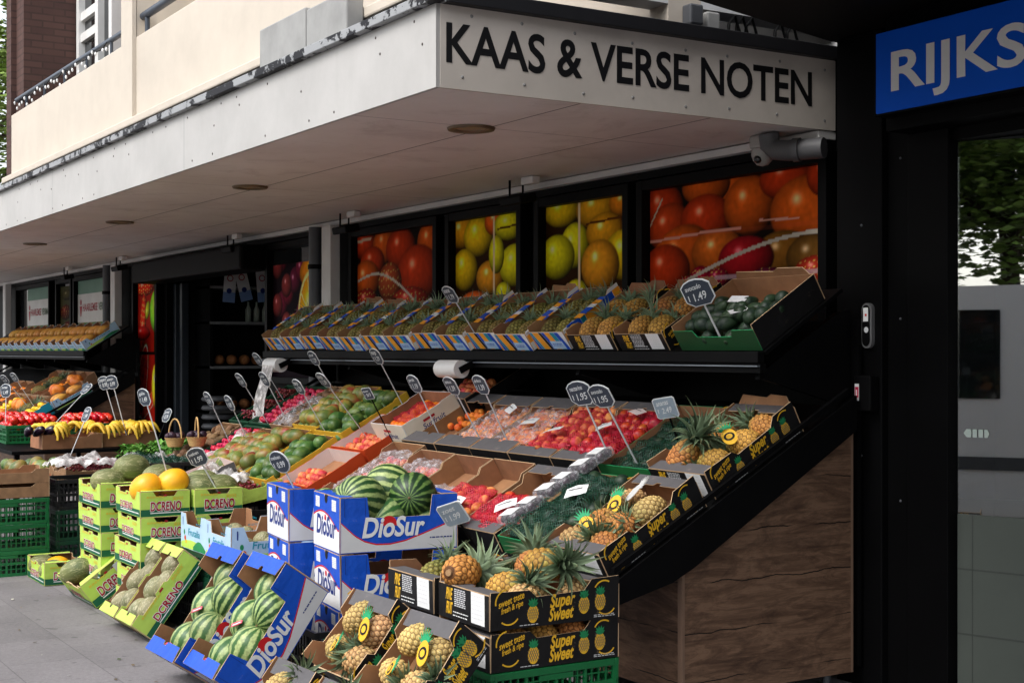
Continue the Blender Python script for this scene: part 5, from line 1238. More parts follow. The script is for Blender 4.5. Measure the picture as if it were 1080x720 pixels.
def greens(T, lb, n=130, s=1.0, seed=0, grp=None):
    rg = random.Random(seed); mb = MB(); cs = []
    for k in range(n):
        a = rg.uniform(0, 6.28); rr = .09 * math.sqrt(rg.random()) * s; h = rg.uniform(.04, .13) * s; p = Vector((rr * math.cos(a), rr * math.sin(a), h))
        q = Matrix.Rotation(a, 3, 'Z') @ Matrix.Rotation(rg.uniform(-.8, .9), 3, 'Y'); w = .022 * s * rg.uniform(.7, 1.4)
        mb.add([p + q @ Vector(v) * w for v in ((-1, 0, 0), (0, -.7, .2), (1, 0, -.1), (0, .7, .2))], [(0, 1, 2, 3)], 0); g = np.array(srgb(96, 150, 62)) * rg.uniform(.5, 1.35); cs += [g] * 4
    for k in range(14):
        a = rg.uniform(0, 6.28); n0 = len(mb.v); mb.tube([(0, 0, 0), (.05 * s * math.cos(a), .05 * s * math.sin(a), .1 * s)], .004, 5, 0); cs += [np.array(srgb(150, 180, 110))] * (len(mb.v) - n0)
    return tag(obj('leafy_greens', mb.mesh('leafy_greens', [LEAFM], cs), None, T), lb, 'greens', grp)

# loose paper labels among the fruit
for k, (cx, s, a, b, z, rz, lb) in enumerate(((-9.53, .06, .3, .45, .15, 20, 'white paper label on the lower row red mangoes'), (-9.53, .66, .1, .2, .16, -30, 'white paper label between the two rows of red mangoes'), (-9.06, .62, .25, .3, .15, 40, 'white paper label on the green mangoes below the cream carton'),
        (-9.06, .02, .3, .1, .14, 10, 'white paper label at the front of the green mangoes'), (-6.96, .655, .2, .3, .135, 15, 'white paper label on the film wrapped apricots next to the netted peaches'), (-7.38, .655, .25, .42, .135, -20, 'white paper label on the apricots beside the empty carton'),
        (-6.57, .655, .2, .2, .16, 30, 'torn white label on the netted orange peaches'), (-6.15, .655, .25, .44, .155, -15, 'pale pink label at the back of the dark red nectarines'), (-6.15, .655, .15, .28, .155, 50, 'small white label among the dark red nectarines'), (-5.73, .0, .25, .35, .175, 30, 'white label on the netted lower row avocados'),
        (-6.17, .0, .25, .2, .145, 45, 'black and white label on the lower row nectarines'), (-6.6, .0, .28, .15, .155, 0, 'white label on the peaches in the brown carton'))):
    w = .045 if 'small' in lb else .06
    mb = MB(); mb.add([(-w, -w * .55, 0), (-w * .2, -w * .6, .006), (w, -w * .5, 0), (w, w * .5, .002), (0, w * .55, .008), (-w, w * .5, 0)], [(0, 1, 4, 5), (1, 2, 3, 4)], 0)
    mb.add([(-w * .7, .005, .0085), (w * .6, .005, .0085), (w * .6, .010, .0085), (-w * .7, .010, .0085)], [(0, 1, 2, 3)], 1)
    tag(obj('paper_label', mb.mesh('paper_label', [PINKC if 'pink' in lb else WHITECARD, BLACKC]), None, tray(cx, s, up=.0) @ Tr((a, b, z)) @ Rot(rz, 'Z') @ Rot(rnd.uniform(-15, 15), 'X')), lb, 'label')
# ------------------------------------------------------------------ in front of the display
DS = st_diosur(.40, .60, .26)
# stack of blue watermelon cartons
mb = MB(); mb.box((-.02, 0, .09), (.42, .6, .115), 0)
for x in (0, .16, .32): mb.box((x, .02, .02), (x + .08, .58, .089), 0)
mb.box((-.02, .0, 0), (.42, .08, .019), 0); mb.box((-.02, .5, 0), (.42, .58, .019), 0)
PALL = mb.mesh('pallet', [M('pallet_wood', srgb(150, 120, 88), .85, .2)])
STK = Tr((-6.07, 2.79, 0)) @ Rot(-7, 'Z')
STK2 = Tr((-6.60, 2.76, 0)) @ Rot(-7, 'Z')
for i, (S_, lb) in enumerate(((STK, 'front'), (STK2, 'rear'))):
    B = S_ @ Tr((-.4, 0, 0)) if i == 0 else S_ @ Tr((-.4, 0, 0))
    tag(obj('pallet', PALL, None, B), f'low wooden pallet under the {["near", "far"][i]} blue watermelon carton stack', 'pallet')
    for k in range(3):
        T = B @ Tr((rnd.uniform(-.006, .006), rnd.uniform(-.006, .006), .118 + .267 * k)) @ Rot(rnd.uniform(-1, 1), 'Z')
        carton(DS, 'blue', f'blue and white watermelon carton, {["lowest", "middle", "topmost"][k]} in the {["near", "far"][i]} upright stack', T, 'blue watermelon cartons')
    if i == 0: TOP = T
    else: TOP2 = T
def melon(me, T, lb, nm='watermelon', cat='watermelon', sc=1.0, grp=None): return tag(obj(nm, me, None, T @ Sc(sc)), lb, cat, grp)
melon(wm1_me, TOP @ Tr((.25, .155, .225)) @ Rot(30, 'Z') @ Rot(78, 'X'), 'pale striped watermelon seen end-on at the front of the blue stack', sc=1.0)
melon(wm2_me, TOP @ Tr((.262, .42, .235)) @ Rot(60, 'Z') @ Rot(86, 'X'), 'dark green watermelon with its stalk end facing out, on the blue stack', sc=1.0)
melon(wm1_me, TOP @ Tr((.14, .34, .27)) @ Rot(-30, 'Z') @ Rot(80, 'X'), 'striped watermelon behind the end-on one on the blue stack', sc=.98)
melon(wm1_me, TOP @ Tr((.13, .15, .20)) @ Rot(80, 'Z') @ Rot(95, 'X'), 'striped watermelon lying beside the brown flap on the blue stack', sc=.9)
melon(wm3_me, TOP @ Tr((.27, .27, .13)) @ Rot(50, 'Z') @ Rot(80, 'X'), 'pale watermelon low in the blue carton under the others', sc=.95)
melon(wm3_me, TOP @ Tr((.28, .48, .115)) @ Rot(20, 'Z') @ Rot(80, 'X'), 'pale watermelon at the back corner of the top blue carton', sc=.9)
melon(wm1_me, TOP2 @ Tr((.2, .25, .12)) @ Rot(20, 'Z') @ Rot(80, 'X'), 'watermelon low in the far blue stack top carton', sc=.95)
# tilted blue watermelon cartons standing on their front edge
W_T = []
for k, (x, y, yaw) in enumerate(((-6.42, 2.37, 0), (-6.86, 2.33, 1))):
    T = Tr((x, y, .004)) @ Rot(yaw, 'Z') @ Rot(55, 'X'); W_T.append(T)
    carton(DS, 'blue', ['tilted blue watermelon carton nearest the pineapples, lettering on its long side', 'tilted blue watermelon carton beside the lime melon cartons'][k], T, 'tilted blue watermelon cartons')
    lb = ['watermelon with pink sticker in the tilted blue carton nearest the pineapples', 'watermelon in the tilted blue carton beside the lime cartons'][k]
    for i, (a, b, c, s, me) in enumerate(((.118, .125, .115, .88, wm3_me), (.272, .205, .125, .86, wm3_me), (.125, .315, .12, .9, wm3_me), (.268, .40, .12, .82, wm1_me), (.13, .485, .11, .82, wm3_me))):
        melon(me, T @ Tr((a, b, c)) @ Rot(rnd.uniform(-18, 18), 'Z') @ Rot(90 + rnd.uniform(-25, 25), 'X') @ Rot(rnd.uniform(0, 360), 'Z'), lb, sc=s, grp=f'watermelons in tilted blue carton {"ab"[k]}')
    for i, (a, b) in enumerate(((.11, .06), (.19, .27))):
        mb = MB(); mb.box((-.028, -.02, 0), (.028, .02, .003), 0, bev=.001); mb.box((-.02, -.012, .0031), (.02, -.002, .0034), 1)
        tag(obj('fruit_sticker', mb.mesh('fruit_sticker', [M('pink_sticker', srgb(216, 90, 110), .5), WHITECARD]), None, T @ Tr((a, b, .215)) @ Rot(-30, 'X') @ Rot(20 + 40 * i, 'Z')), f'pink fruit sticker on the {["lower", "upper"][i]} watermelon of the {["near", "far"][k]} tilted blue carton', 'sticker')
def prop(T, w, lb):      # low crate that carries the raised end of a tilted carton
    crate(w, .26, .3, BLACKCR, lb, T)
prop(Tr((-6.86, 2.66, 0)), .8, 'low black crate propping up the tilted blue cartons')
# lime melon cartons: upright stacks
ML = st_melon(.30, .50, .15)
def mstack(x, y, n, nm):
    for k in range(n):
        T = Tr((x + rnd.uniform(-.006, .006), y + rnd.uniform(-.006, .006), .004 + .153 * k)) @ Rot(rnd.uniform(-1.2, 1.2), 'Z') @ Rot(90, 'Z')
        carton(ML, 'lime', f'lime and green melon carton, {["lowest", "second", "third", "fourth", "topmost"][k]} in the {nm} stack', T, 'lime melon cartons')
    return T
TA = mstack(-8.92, 2.47, 5, 'far lime'); TB = mstack(-8.30, 2.53, 5, 'near front lime'); TC = mstack(-8.27, 2.86, 5, 'near rear lime')
def ml(T, a, b, c, yaw, me, lb, nm, sc=1.0, pit=90): melon(me, T @ Tr((a, b, c)) @ Rot(yaw, 'Z') @ Rot(pit, 'X'), lb, nm, 'melon', sc)
ml(TA, .08, .12, .16, 75, toad_me, 'smooth grey-green melon lying on the far lime stack', 'green_melon', .95)
ml(TA, .24, .14, .235, 100, toad_me, 'large rough green melon on top of the far lime stack', 'green_melon', 1.05)
ml(TA, .24, .36, .16, 20, toad_me, 'dark green melon behind the rough one on the far lime stack', 'green_melon')
ml(TB, .07, .12, .165, 60, canary_me, 'orange-yellow round melon at the corner of the near lime stack', 'canary_melon', .98, 60)
ml(TB, .23, .10, .19, 80, canary_me, 'bright yellow round melon beside the orange-yellow one', 'canary_melon', .98, 70)
ml(TB, .22, .33, .2, 110, toad_me, 'dark green melon behind the yellow melons', 'green_melon', 1.05)
ml(TC, .06, .12, .15, 60, toad_me, 'dark green melon in the rear lime stack next to the yellow melons', 'green_melon')
ml(TC, .2, .12, .145, 95, toad_me, 'beige-green melon at the front of the rear lime stack', 'green_melon')
ml(TC, .16, .34, .16, 70, toad_me, 'olive melon at the back of the rear lime stack', 'green_melon')
for nm, T0_ in (('far', TA), ('near front', TB)):
    for k in range(4):
        T = T0_ @ Tr((0, 0, -.153 * (k + 1)))
        for i in range(2): melon(toad_me, T @ Tr((.1 + .1 * i, .12 + .22 * i, .075)) @ Rot(70, 'Z') @ Rot(90, 'X'), f'green melon just visible through the openings of the {nm} lime stack', 'green_melon', 'melon', .78, f'melons inside the {nm} lime stack')
# small flat lime carton on the ground and three tilted ones
T = Tr((-9.9, 2.36, .004)) @ Rot(90, 'Z'); carton(ML, 'lime', 'single lime melon carton lying flat on the pavement beside the green crates', T)
for i in range(3): melon(toad_me if i != 1 else canary_me, T @ Tr((.08 + .07 * (i % 2), .1 + .15 * i, .09)) @ Rot(70, 'Z') @ Rot(90, 'X'), ['green melon at the front of the flat lime carton', 'yellowish melon in the flat lime carton', 'green melon at the back of the flat lime carton'][i], 'green_melon', 'melon', .85)
LT = []
for k, (x, y, yaw, tl) in enumerate(((-8.02, 2.42, 0, 53), (-8.34, 2.42, 0, 53), (-8.87, 2.43, 0, 36))):
    T = Tr((x, y, .004)) @ Rot(yaw, 'Z') @ Rot(tl, 'X') @ (Sc(1.15) @ Rot(90, 'Z') if k == 2 else Tr((0, 0, 0))); LT.append(T)
    carton(ML, 'lime', ['tilted lime melon carton beside the blue watermelon cartons', 'tilted lime melon carton between another tilted lime one and the lone one', 'lone tilted lime melon carton with a grey label, beside the flat carton'][k], T, 'tilted lime melon cartons')
    for i, (a, b) in enumerate(((.09, .10), (.21, .13), (.10, .25), (.21, .30), (.13, .41)) if k < 2 else ((.08, .36), (.19, .13), (.21, .3))):
        melon(galia_me if k < 2 else toad_me, T @ Tr((a, b, .085 + (.05 if k == 2 and i == 0 else 0))) @ Rot(rnd.uniform(-20, 20) if k < 2 else 60, 'Z') @ Rot(90 + rnd.uniform(-12, 12), 'X') @ Rot(rnd.uniform(0, 360), 'Z'), ['ribbed pale melon in the tilted lime carton beside the blue cartons', 'ribbed pale melon in the middle tilted lime carton', 'smooth green melon in the lone tilted lime carton'][k], 'pale_melon' if k < 2 else 'green_melon', 'melon', .92 if k < 2 else .84, f'melons in tilted lime carton {"abc"[k]}')
prop(Tr((-8.33, 2.69, 0)), .58, 'low black crate propping up the two tilted lime cartons')
mb = MB(); mb.box((0, 0, 0), (.08, .001, .05), 0); tag(obj('paper_label', mb.mesh('paper_label', [SILVERP]), None, LT[2] @ Tr((.2, -.003, .085))), 'pale grey label on the side of the lone tilted lime carton', 'label')
# sky-blue cartons on a dark crate stack
SKYC = st_sky(.43, .40, .20)
for k in range(3): crate(.88, .42, .15, DGREENCR, f'dark green crate under the sky-blue cartons, {["lowest", "middle", "topmost"][k]}', Tr((-8.1, 2.72, .152 * k)))
for k, (x, y, z) in enumerate(((-8.10, 2.71, .46), (-7.65, 2.70, .46), (-7.70, 3.16, .46))):
    T = Tr((x, y, z)) @ Rot([0, -2, 3][k], 'Z'); carton(SKYC, 'sky', ['sky-blue carton with green print beside the lime stack', 'sky-blue carton with green print beside the far blue stack', 'sky-blue carton behind the other two'][k], T, 'sky-blue cartons')
    for i in range(4): melon(galia_me, T @ Tr((.12 + .17 * (i % 2), .12 + .17 * (i // 2), .075)) @ rrot() @ Sc(.9), f'pale round melon in the sky-blue carton {["beside the lime stack", "beside the blue stack", "at the back"][k]}', 'pale_melon', 'melon', .9, f'melons in sky-blue carton {"abc"[k]}')
# black pineapple cartons in the foreground: stack on green crates
PF = st_pine(.41, .60, .155)
SP = [(-5.05, 2.76, 'near'), (-5.48, 2.75, 'far')]
for j, (x, y, nm) in enumerate(SP):
    for k in range(2): crate(.41, .6, .185, GREENCR if j == 0 else DGREENCR, f'green crate under the {nm} black pineapple stack, {["lower", "upper"][k]}', Tr((x, y, .187 * k)), 'crates under the pineapple stacks')
    for k in range(2):
        T = Tr((x + rnd.uniform(-.004, .004), y, .376 + .16 * k)) @ Rot(rnd.uniform(-1, 1), 'Z'); carton(PF, 'pinefront', f'black pineapple carton with gold lettering, {["lower", "upper"][k]} in the {nm} foreground stack', T, 'black pineapple cartons')
        if k == 0:
            for i in range(3): pineapple(T @ Tr((.30, .16 + .14 * i, .09)) @ lie(90, 6)(), 'ripe', f'pineapple inside the lower carton of the {nm} foreground stack', f'pineapples inside the lower {nm} carton', False)
    if j == 0: PT0 = T
    else: PT1 = T
pineapple(PT0 @ Tr((.07, .07, .175)) @ Rot(28, 'Z') @ Rot(-96, 'X'), 'ripe', 'round orange pineapple with its cut base facing out at the front of the stack', None, pine_big_crown, 1.12)
pineapple(PT0 @ Tr((.22, .36, .2)) @ Rot(-78, 'Z') @ Rot(-84, 'X'), 'ripe', 'yellow-green pineapple with spread crown on top of the near stack', None, crowns[2], 1.12)
pineapple(PT0 @ Tr((.25, .17, .13)) @ Rot(-60, 'Z') @ Rot(-75, 'X'), 'ripe', 'brownish pineapple between the round one and the spread crown', None, crowns[0], 1.0)
pineapple(PT0 @ Tr((.33, .22, .1)) @ Rot(5, 'Z') @ Rot(-90, 'X'), 'pale', 'pale pineapple lying low along the printed side of the near stack', None, False, 1.0)
pineapple(PT0 @ Tr((.33, .44, .1)) @ Rot(5, 'Z') @ Rot(-90, 'X'), 'pale', 'pale pineapple at the back of the printed side of the near stack', None, False, .9)
pineapple(PT0 @ Tr((.05, .4, .17)) @ Rot(50, 'Z') @ Rot(-70, 'X'), 'ripe', 'pineapple with a dark glossy crown at the back of the near stack', None, pine_big_crown, 1.0)
pineapple(PT1 @ Tr((.14, .14, .10)) @ Rot(10, 'Z') @ Rot(-50, 'X'), 'green', 'small pineapple with upright crown in the far foreground stack', None, crowns[0], 1.0)
pineapple(PT1 @ Tr((.3, .32, .12)) @ Rot(-60, 'Z') @ Rot(-90, 'X'), 'pale', 'golden pineapple lying in the far foreground stack', None, crowns[1], 1.0)
pineapple(PT1 @ Tr((.1, .42, .10)) @ Rot(-60, 'Z') @ Rot(-90, 'X'), 'pale', 'golden pineapple at the back of the far foreground stack', None, crowns[1], 1.0)
# tilted black pineapple cartons in front of the stack
FR = st_pine(.40, .35, .16); FR['end'] = (ends(.40, .10), lambda mb, L, H: None); FR['ledge'] = None
FRB = st_pine(.40, .35, .16)
TP = [(-4.88, 2.43, .25, 'upper near'), (-5.35, 2.42, .26, 'upper far'), (-4.95, 2.10, .01, 'lower near'), (-5.38, 2.09, .01, 'lower far')]
low_end = panel(FR, 'end', 'pinelow')
for k, (x, y, z, nm) in enumerate(TP):
    T = Tr((x, y, z)) @ Rot(2, 'Z') @ Rot(50, 'X'); carton(FRB, 'pinetilt', f'tilted open black pineapple carton with brown inside, {nm} of the four in front', T, 'tilted pineapple cartons', frontend=low_end)
    for i, (a, b, c, yaw) in enumerate(((.12, .25, .11, -40), (.29, .22, .1, 150), (.10, .10, .09, -100), (.28, .09, .09, -80))):
        if k < 2 or i < 4: pineapple(T @ Tr((a, b, c)) @ lie(yaw, 14)(), 'pale', f'pale golden pineapple in the {nm} tilted carton', f'pineapples in the {nm} tilted carton', rnd.choice(crowns + [False, False]), .93)
crate(.9, .26, .25, BLACKCR, 'black crate carrying the upper tilted pineapple cartons', Tr((-5.40, 2.44, .0)))
# printed tags tied to pineapples
def hang_tag(T, lb, sc=1.0, white=False):
    r = thing('pineapple_tag', lb, 'tag', T @ Sc(sc), 'pineapple shaped tags')
    mb = MB(); mb.prism([(.028 * math.cos(R(a)), -.01 + .04 * math.sin(R(a))) for a in range(0, 360, 20)], -.0008, .0008, 0)
    if not white: disc(mb, 0, -.01, .02, -.0014, 1); disc(mb, 0, -.01, .012, -.002, 2)
    obj('tag_body', mb.mesh('tag_body', [PLASTW if white else GOLD, BLACKC, GOLD]), r)
    pts = []
    for i in range(15):
        a = 30 + 120 * i / 14; q = .08 if i % 2 == 0 else .045; pts.append((q * .55 * math.cos(R(a)), .018 + q * .8 * math.sin(R(a)) - .01))
    mb = MB(); mb.prism([(-.014, .02)] + pts[::-1] + [(.014, .02)], -.0007, .0007, 0); obj('tag_leaves', mb.mesh('tag_leaves', [PLASTW if white else M('bright_green_tag', srgb(20, 150, 96), .5)]), r)
T0_ = tray(X(0), 0)
for k, (T, a, b, c, yaw, wh, lb) in enumerate(((T0_, .20, .42, .17, -40, True, 'white pineapple shaped tag in the lower carton by the wood panel'), (T0_, .15, .33, .16, 20, False, 'green and gold tag beside the white tag'), (T0_, .12, .17, .15, 60, False, 'green and gold tag at the front of the lower carton by the wood panel'),
        (tray(X(0), .655), .27, .3, .15, 60, False, 'green and gold tag in the upper row carton by the wood panel'))):
    hang_tag(T @ Tr((a, b, c)) @ Rot(yaw, 'Z') @ Rot(-65, 'X'), lb, 1.3, wh)
for k in range(2):
    x, y, z, nm = TP[k]; T = Tr((x, y, z)) @ Rot(2, 'Z') @ Rot(50, 'X')
    hang_tag(T @ Tr((.30, .20, .17)) @ Rot(10, 'Z') @ Rot(-70, 'X'), f'bright green and gold tag on the upper pineapple of the {nm} tilted carton', 1.2)
    hang_tag(T @ Tr((.17, .10, .165)) @ Rot(-70, 'Z') @ Rot(-70, 'X'), f'bright green and gold tag on the front pineapple of the {nm} tilted carton', 1.1)

# ------------------------------------------------------------------ far left: crates and produce
for k in range(3): crate(.40, .6, .18, GREENCR, f'bright green crate, {["lowest", "middle", "topmost"][k]} of the stack at the edge of the pavement', Tr((-10.86, 1.93, .183 * k)), 'bright green crates')
for k in range(3): crate(.40, .5, .22, DGREENCR if k < 2 else BLACKCR, f'dark crate, {["lowest", "middle", "topmost"][k]} of the stack behind the bright green ones', Tr((-10.9, 2.58, .223 * k)), 'dark crates behind the bright green ones')
KR = st_plain(.40, .6, .10, outer=M('brown_wood_carton', srgb(142, 108, 78), .85, .18, 20), led=0, lo=.75, dip=.03)
for k in range(2): carton(KR, 'kraftflat', ['shallow brown carton on the bright green crates, lower', 'shallow brown carton with red stems on the bright green crates, upper'][k], Tr((-10.87, 1.93, .555 + .102 * k)), 'shallow brown cartons')
def table(x, y, w, l, h, lb):
    r = thing('trestle_table', lb, 'table', Tr((x, y, 0)))
    mb = MB(); mb.box((0, 0, h - .03), (w, l, h), 0, bev=.004); obj('table_top', mb.mesh('table_top', [BLACKM]), r)
    for a in (.05, w - .05):
        for b in (.05, l - .05):
            mb = MB(); mb.box((a - .02, b - .02, 0), (a + .02, b + .02, h - .031), 0); obj('leg', mb.mesh('leg', [BLACKM]), r)
table(-12.6, 1.7, 1.6, 1.5, .60, 'low black table of grapes, cherries and pomegranates behind the green crates')
table(-14.4, 2.6, 2.4, 1.2, .78, 'black table carrying tomatoes and bananas before the shop entrance')
table(-11.9, 3.3, 1.0, 1.2, .62, 'black table of greens and net bags near the end of the main display')
# green crate of tomatoes
for k, (x, y) in enumerate(((-13.35, 2.75), (-13.38, 3.27), (-13.85, 2.72))):
    T = Tr((x, y, .785)); crate(.42, .5, .16, GREENCR, ['green crate heaped with tomatoes nearest the banana box', 'green crate heaped with tomatoes behind the nearest one', 'green crate of tomatoes farthest along the table'][k], T)
    fill(T, .42, .5, .09, .036, tomato_me, 'tomato', 'tomato', ['ripe red tomato in the green crate nearest the bananas', 'ripe red tomato in the second green crate', 'ripe red tomato in the farthest green crate'][k], f'tomatoes {"abc"[k]}', 2, x0=.02, y0=.02, heap=.04)
# bananas
def banana_bunch(T, lb, n=6, grp=None):
    r = thing('banana_bunch', lb, 'bananas', T, grp); BAN = fruit_mat('banana_skin', srgb(226, 186, 54), srgb(206, 170, 60), .4, .7, 12, .5, .08, .008) if 'banana_skin' not in bpy.data.materials else bpy.data.materials['banana_skin']
    for k in range(n):
        a = R(-50 + 100 * k / (n - 1)); p = []
        for q in range(7):
            t = q / 6; rr = .02 + .16 * t; p.append((rr * math.cos(a) * (1 - .2 * t * t), rr * math.sin(a), .05 + .055 * math.sin(math.pi * t * .9) - .06 * t * t))
        mb = MB(); mb.tube(p, [.008, .015, .018, .019, .018, .014, .006], 8, 0); obj('banana', mb.mesh('banana', [BAN]), r)
KB = st_plain(.4, .5, .12, outer=BROWN, led=0, lo=.8)
for k, (x, y) in enumerate(((-12.45, 2.85), (-12.5, 3.32))):
    T = Tr((x, y, .785)); carton(KB, 'kraftban', ['brown banana carton at the table corner', 'brown banana carton behind the first'][k], T)
    for i in range(6): banana_bunch(T @ Tr((.12 + .2 * (i % 2), .1 + .15 * (i // 2), .10)) @ Rot(rnd.uniform(0, 360), 'Z') @ Rot(rnd.uniform(-20, 20), 'X'), ['yellow banana bunch in the carton at the table corner', 'yellow banana bunch in the carton behind the first'][k], 6, f'banana bunches {"ab"[k]}')
for i in range(3): tag(obj('aubergine', ball('aubergine', sph(.036, 12, 2.2, 0, .9, 0, -.25), [AUBER], 16), None, Tr((-12.08, 2.75 + .08 * i, .93)) @ Rot(90 + 20 * i, 'Z') @ Rot(65, 'X')), 'dark purple aubergine leaning beside the banana carton', 'aubergine', 'aubergines')
# pomegranates, cherries, grapes in film on the low table
def flat_tray(T, w, l, mat, lb):
    mb = MB(); mb.box((0, 0, 0), (w, l, .008), 0)
    for a, b in (((0, 0, .008), (w, .006, .05)), ((0, l - .006, .008), (w, l, .05)), ((0, .006, .008), (.006, l - .006, .05)), ((w - .006, .006, .008), (w, l - .006, .05))): mb.box(a, b, 0)
    return tag(obj('fruit_tray', mb.mesh('fruit_tray', [mat]), None, T), lb, 'tray')
T = Tr((-11.75, 2.4, .604)); flat_tray(T, .5, .6, REDP, 'red tray of mangoes and pomegranates on the low table')
for i in range(7): tag(obj('mango', mango_me if i % 3 else mangog_me, None, T @ Tr((.1 + .16 * (i % 3), .1 + .18 * (i // 3), .09)) @ rrot() @ Sc(1.15)), 'pinkish mango in the red tray on the low table', 'mango', 'mangoes in the red tray')
T = Tr((-11.45, 2.05, .604)); flat_tray(T, .36, .32, BLUE, 'bright blue tray of cherries on the low table')
fill(T, .36, .32, .01, .018, ball('cherry', sph(.016, 8, .95, .15), [TOM], 12), 'cherry', 'cherry', 'bright red cherry in the blue tray', 'cherries in the blue tray', 3, sc=.1, heap=.03)
for k, (x, y, z) in enumerate(((-10.82, 2.66, .69), (-10.80, 2.86, .69))):
    T = Tr((x, y, z))
    for i in range(6): tag(obj('grape_bunch', grape_me, None, T @ Tr((.08 + .1 * (i % 3), .06 + .1 * (i // 3), .07)) @ Rot(80, 'X') @ Rot(rnd.uniform(0, 360), 'Z')), ['red grape bunch in clear film on the dark crates', 'red grape bunch behind the film wrapped ones'][k], 'grapes', f'grape bunches on the dark crates {"ab"[k]}')
sheet('plastic_film', Tr((-10.88, 2.56, .69)), .42, .5, .11, MILKY, .05, 'crumpled white plastic bag around the grapes on the dark crates', 'plastic film', 10, 50)
sheet('plastic_film', Tr((-10.95, 3.12, .66)), .5, .4, .12, CLEAR, .07, 'crumpled clear plastic on cartons behind the grapes', 'plastic film', 9, 51)
for k, (x, y, z, yaw) in enumerate(((-11.3, 2.72, .61, 5), (-11.1, 3.1, .52, -8), (-11.75, 3.06, .61, 0))):
    carton(KR, 'kraftflat', ['shallow brown carton on the low table beside the red tray', 'shallow brown carton under the crumpled clear plastic', 'shallow brown carton at the back of the low table'][k], Tr((x, y, z)) @ Rot(yaw, 'Z'))
    fill(Tr((x, y, z)) @ Rot(yaw, 'Z'), .40, .6, .005, .035, root_me, 'root_vegetable', 'vegetable', ['pale brown root in the carton beside the red tray', 'pale brown root in the carton under the clear plastic', 'pale brown root at the back of the low table'][k], f'pale roots {"abc"[k]}', 1, miss=.2)
# black crate with green net bags, greens
T = Tr((-10.35, 3.02, .55)); crate(.5, .45, .26, BLACKCR, 'black crate of green net bags behind the green melons', T)
sheet('green_net', T, .46, .42, .27, GRNNET, .07, 'bright green net bags heaped in the black crate', 'net', 9, 60)
fill(T, .5, .45, .18, .04, avo_me, 'lime_fruit', 'lime', 'green fruit in the net bags of the black crate', 'limes in net bags', 1, x0=.03, y0=.03)
crate(.5, .45, .26, BLACKCR, 'black crate below the crate of green net bags, upper', Tr((-10.35, 3.02, .283))); crate(.5, .45, .26, BLACKCR, 'black crate below the crate of green net bags, lowest', Tr((-10.35, 3.02, .01)))
for k, (x, y, z) in enumerate(((-11.4, 3.5, .66), (-11.15, 3.62, .68), (-11.3, 3.8, .7), (-11.55, 3.72, .68), (-11.7, 3.5, .64))):
    greens(Tr((x, y, z)), 'bushy bunch of leafy green herbs near the wicker baskets', 120, 1.4, k, 'bunches of green herbs')
# pink-lined tilted carton with liner in front of the tray end
T = Tr((-9.75, 3.1, .55)) @ Rot(-8, 'Z') @ Rot(20, 'X'); carton(st_plain(.5, .5, .14, outer=GREYC, inner=PINKC, led=0, lo=.9), 'greypink', 'grey carton with pale pink inside standing before the tray end', T)
fill(T, .5, .3, .005, .03, radish_me, 'radish', 'radish', 'pink radish in the grey carton before the tray end', 'radishes in the grey carton', 1, sc=.1)
crate(.55, .5, .25, BLACKCR, 'black crate under the grey carton, upper', Tr((-9.78, 3.05, .28))); crate(.55, .5, .25, BLACKCR, 'black crate under the grey carton, lower', Tr((-9.78, 3.05, .01)))
sheet('plastic_liner', Tr((-9.35, 3.15, .62)), .5, .4, .16, MILKY, .09, 'crumpled milky plastic bag beside the grey carton', 'plastic liner', 7, 70)
carton(st_plain(.4, .35, .1, outer=LIME, led=0, lo=.8, edge=LIME), 'limeflat', 'small lime green tray of grapes before the mangoes', Tr((-8.95, 3.2, .62)) @ Rot(10, 'X'))
for i in range(4): tag(obj('grape_bunch', grape_me, None, Tr((-8.85 + .1 * (i % 2) , 3.3 + .1 * (i // 2), .71)) @ Rot(80, 'X') @ Rot(40 * i, 'Z')), 'dark grape bunch in the small lime tray', 'grapes', 'grapes in the small lime tray')
crate(.5, .45, .29, BLACKCR, 'black crate under the small lime tray, upper', Tr((-9.0, 3.12, .305))); crate(.5, .45, .29, BLACKCR, 'black crate under the small lime tray, lower', Tr((-9.0, 3.12, .01)))

# second display: sky-blue cartons above, mixed fruit below
SKY2 = st_sky(.34, .46, .12)
for k in range(13):
    T = shelf(-5.27 - .37 * k, DX2); carton(SKY2, 'sky2', f'light blue carton of golden fruit, {ORD[k]} from the near end of the far shelf', T, 'light blue cartons on the far shelf')
    for i in range(4): tag(obj('papaya', papaya_me, None, T @ Tr((.1 + .14 * (i % 2), .12 + .2 * (i // 2), .085)) @ Rot(rnd.uniform(-20, 20), 'Z') @ Rot(90, 'X')), f'golden papaya in the {ORD[k]} light blue carton of the far shelf', 'papaya', f'papayas in far carton {k + 1}')
T = tray(-5.31, .62, DX2); carton(SKY2, 'sky2', 'light blue carton on the far tray beside its wood panel', T)
for i in range(4): tag(obj('papaya', papaya_me, None, T @ Tr((.1 + .14 * (i % 2), .12 + .2 * (i // 2), .09)) @ Rot(90, 'X')), 'golden papaya in the light blue carton on the far tray', 'papaya', 'papayas on the far tray')
TL = st_plain(.40, .5, .14, outer=TEALP, led=0, lo=.9, edge=TEALP, text='SOL', tm=WHITECARD)
T = tray(-5.31, .08, DX2); carton(TL, 'teal', 'teal blue carton of pale lemons at the front of the far tray', T)
fill(T, .4, .5, .01, .04, lemon_me, 'lemon', 'lemon', 'pale yellow lemon in the teal carton of the far tray', 'lemons in the teal carton', 2, sc=.1)
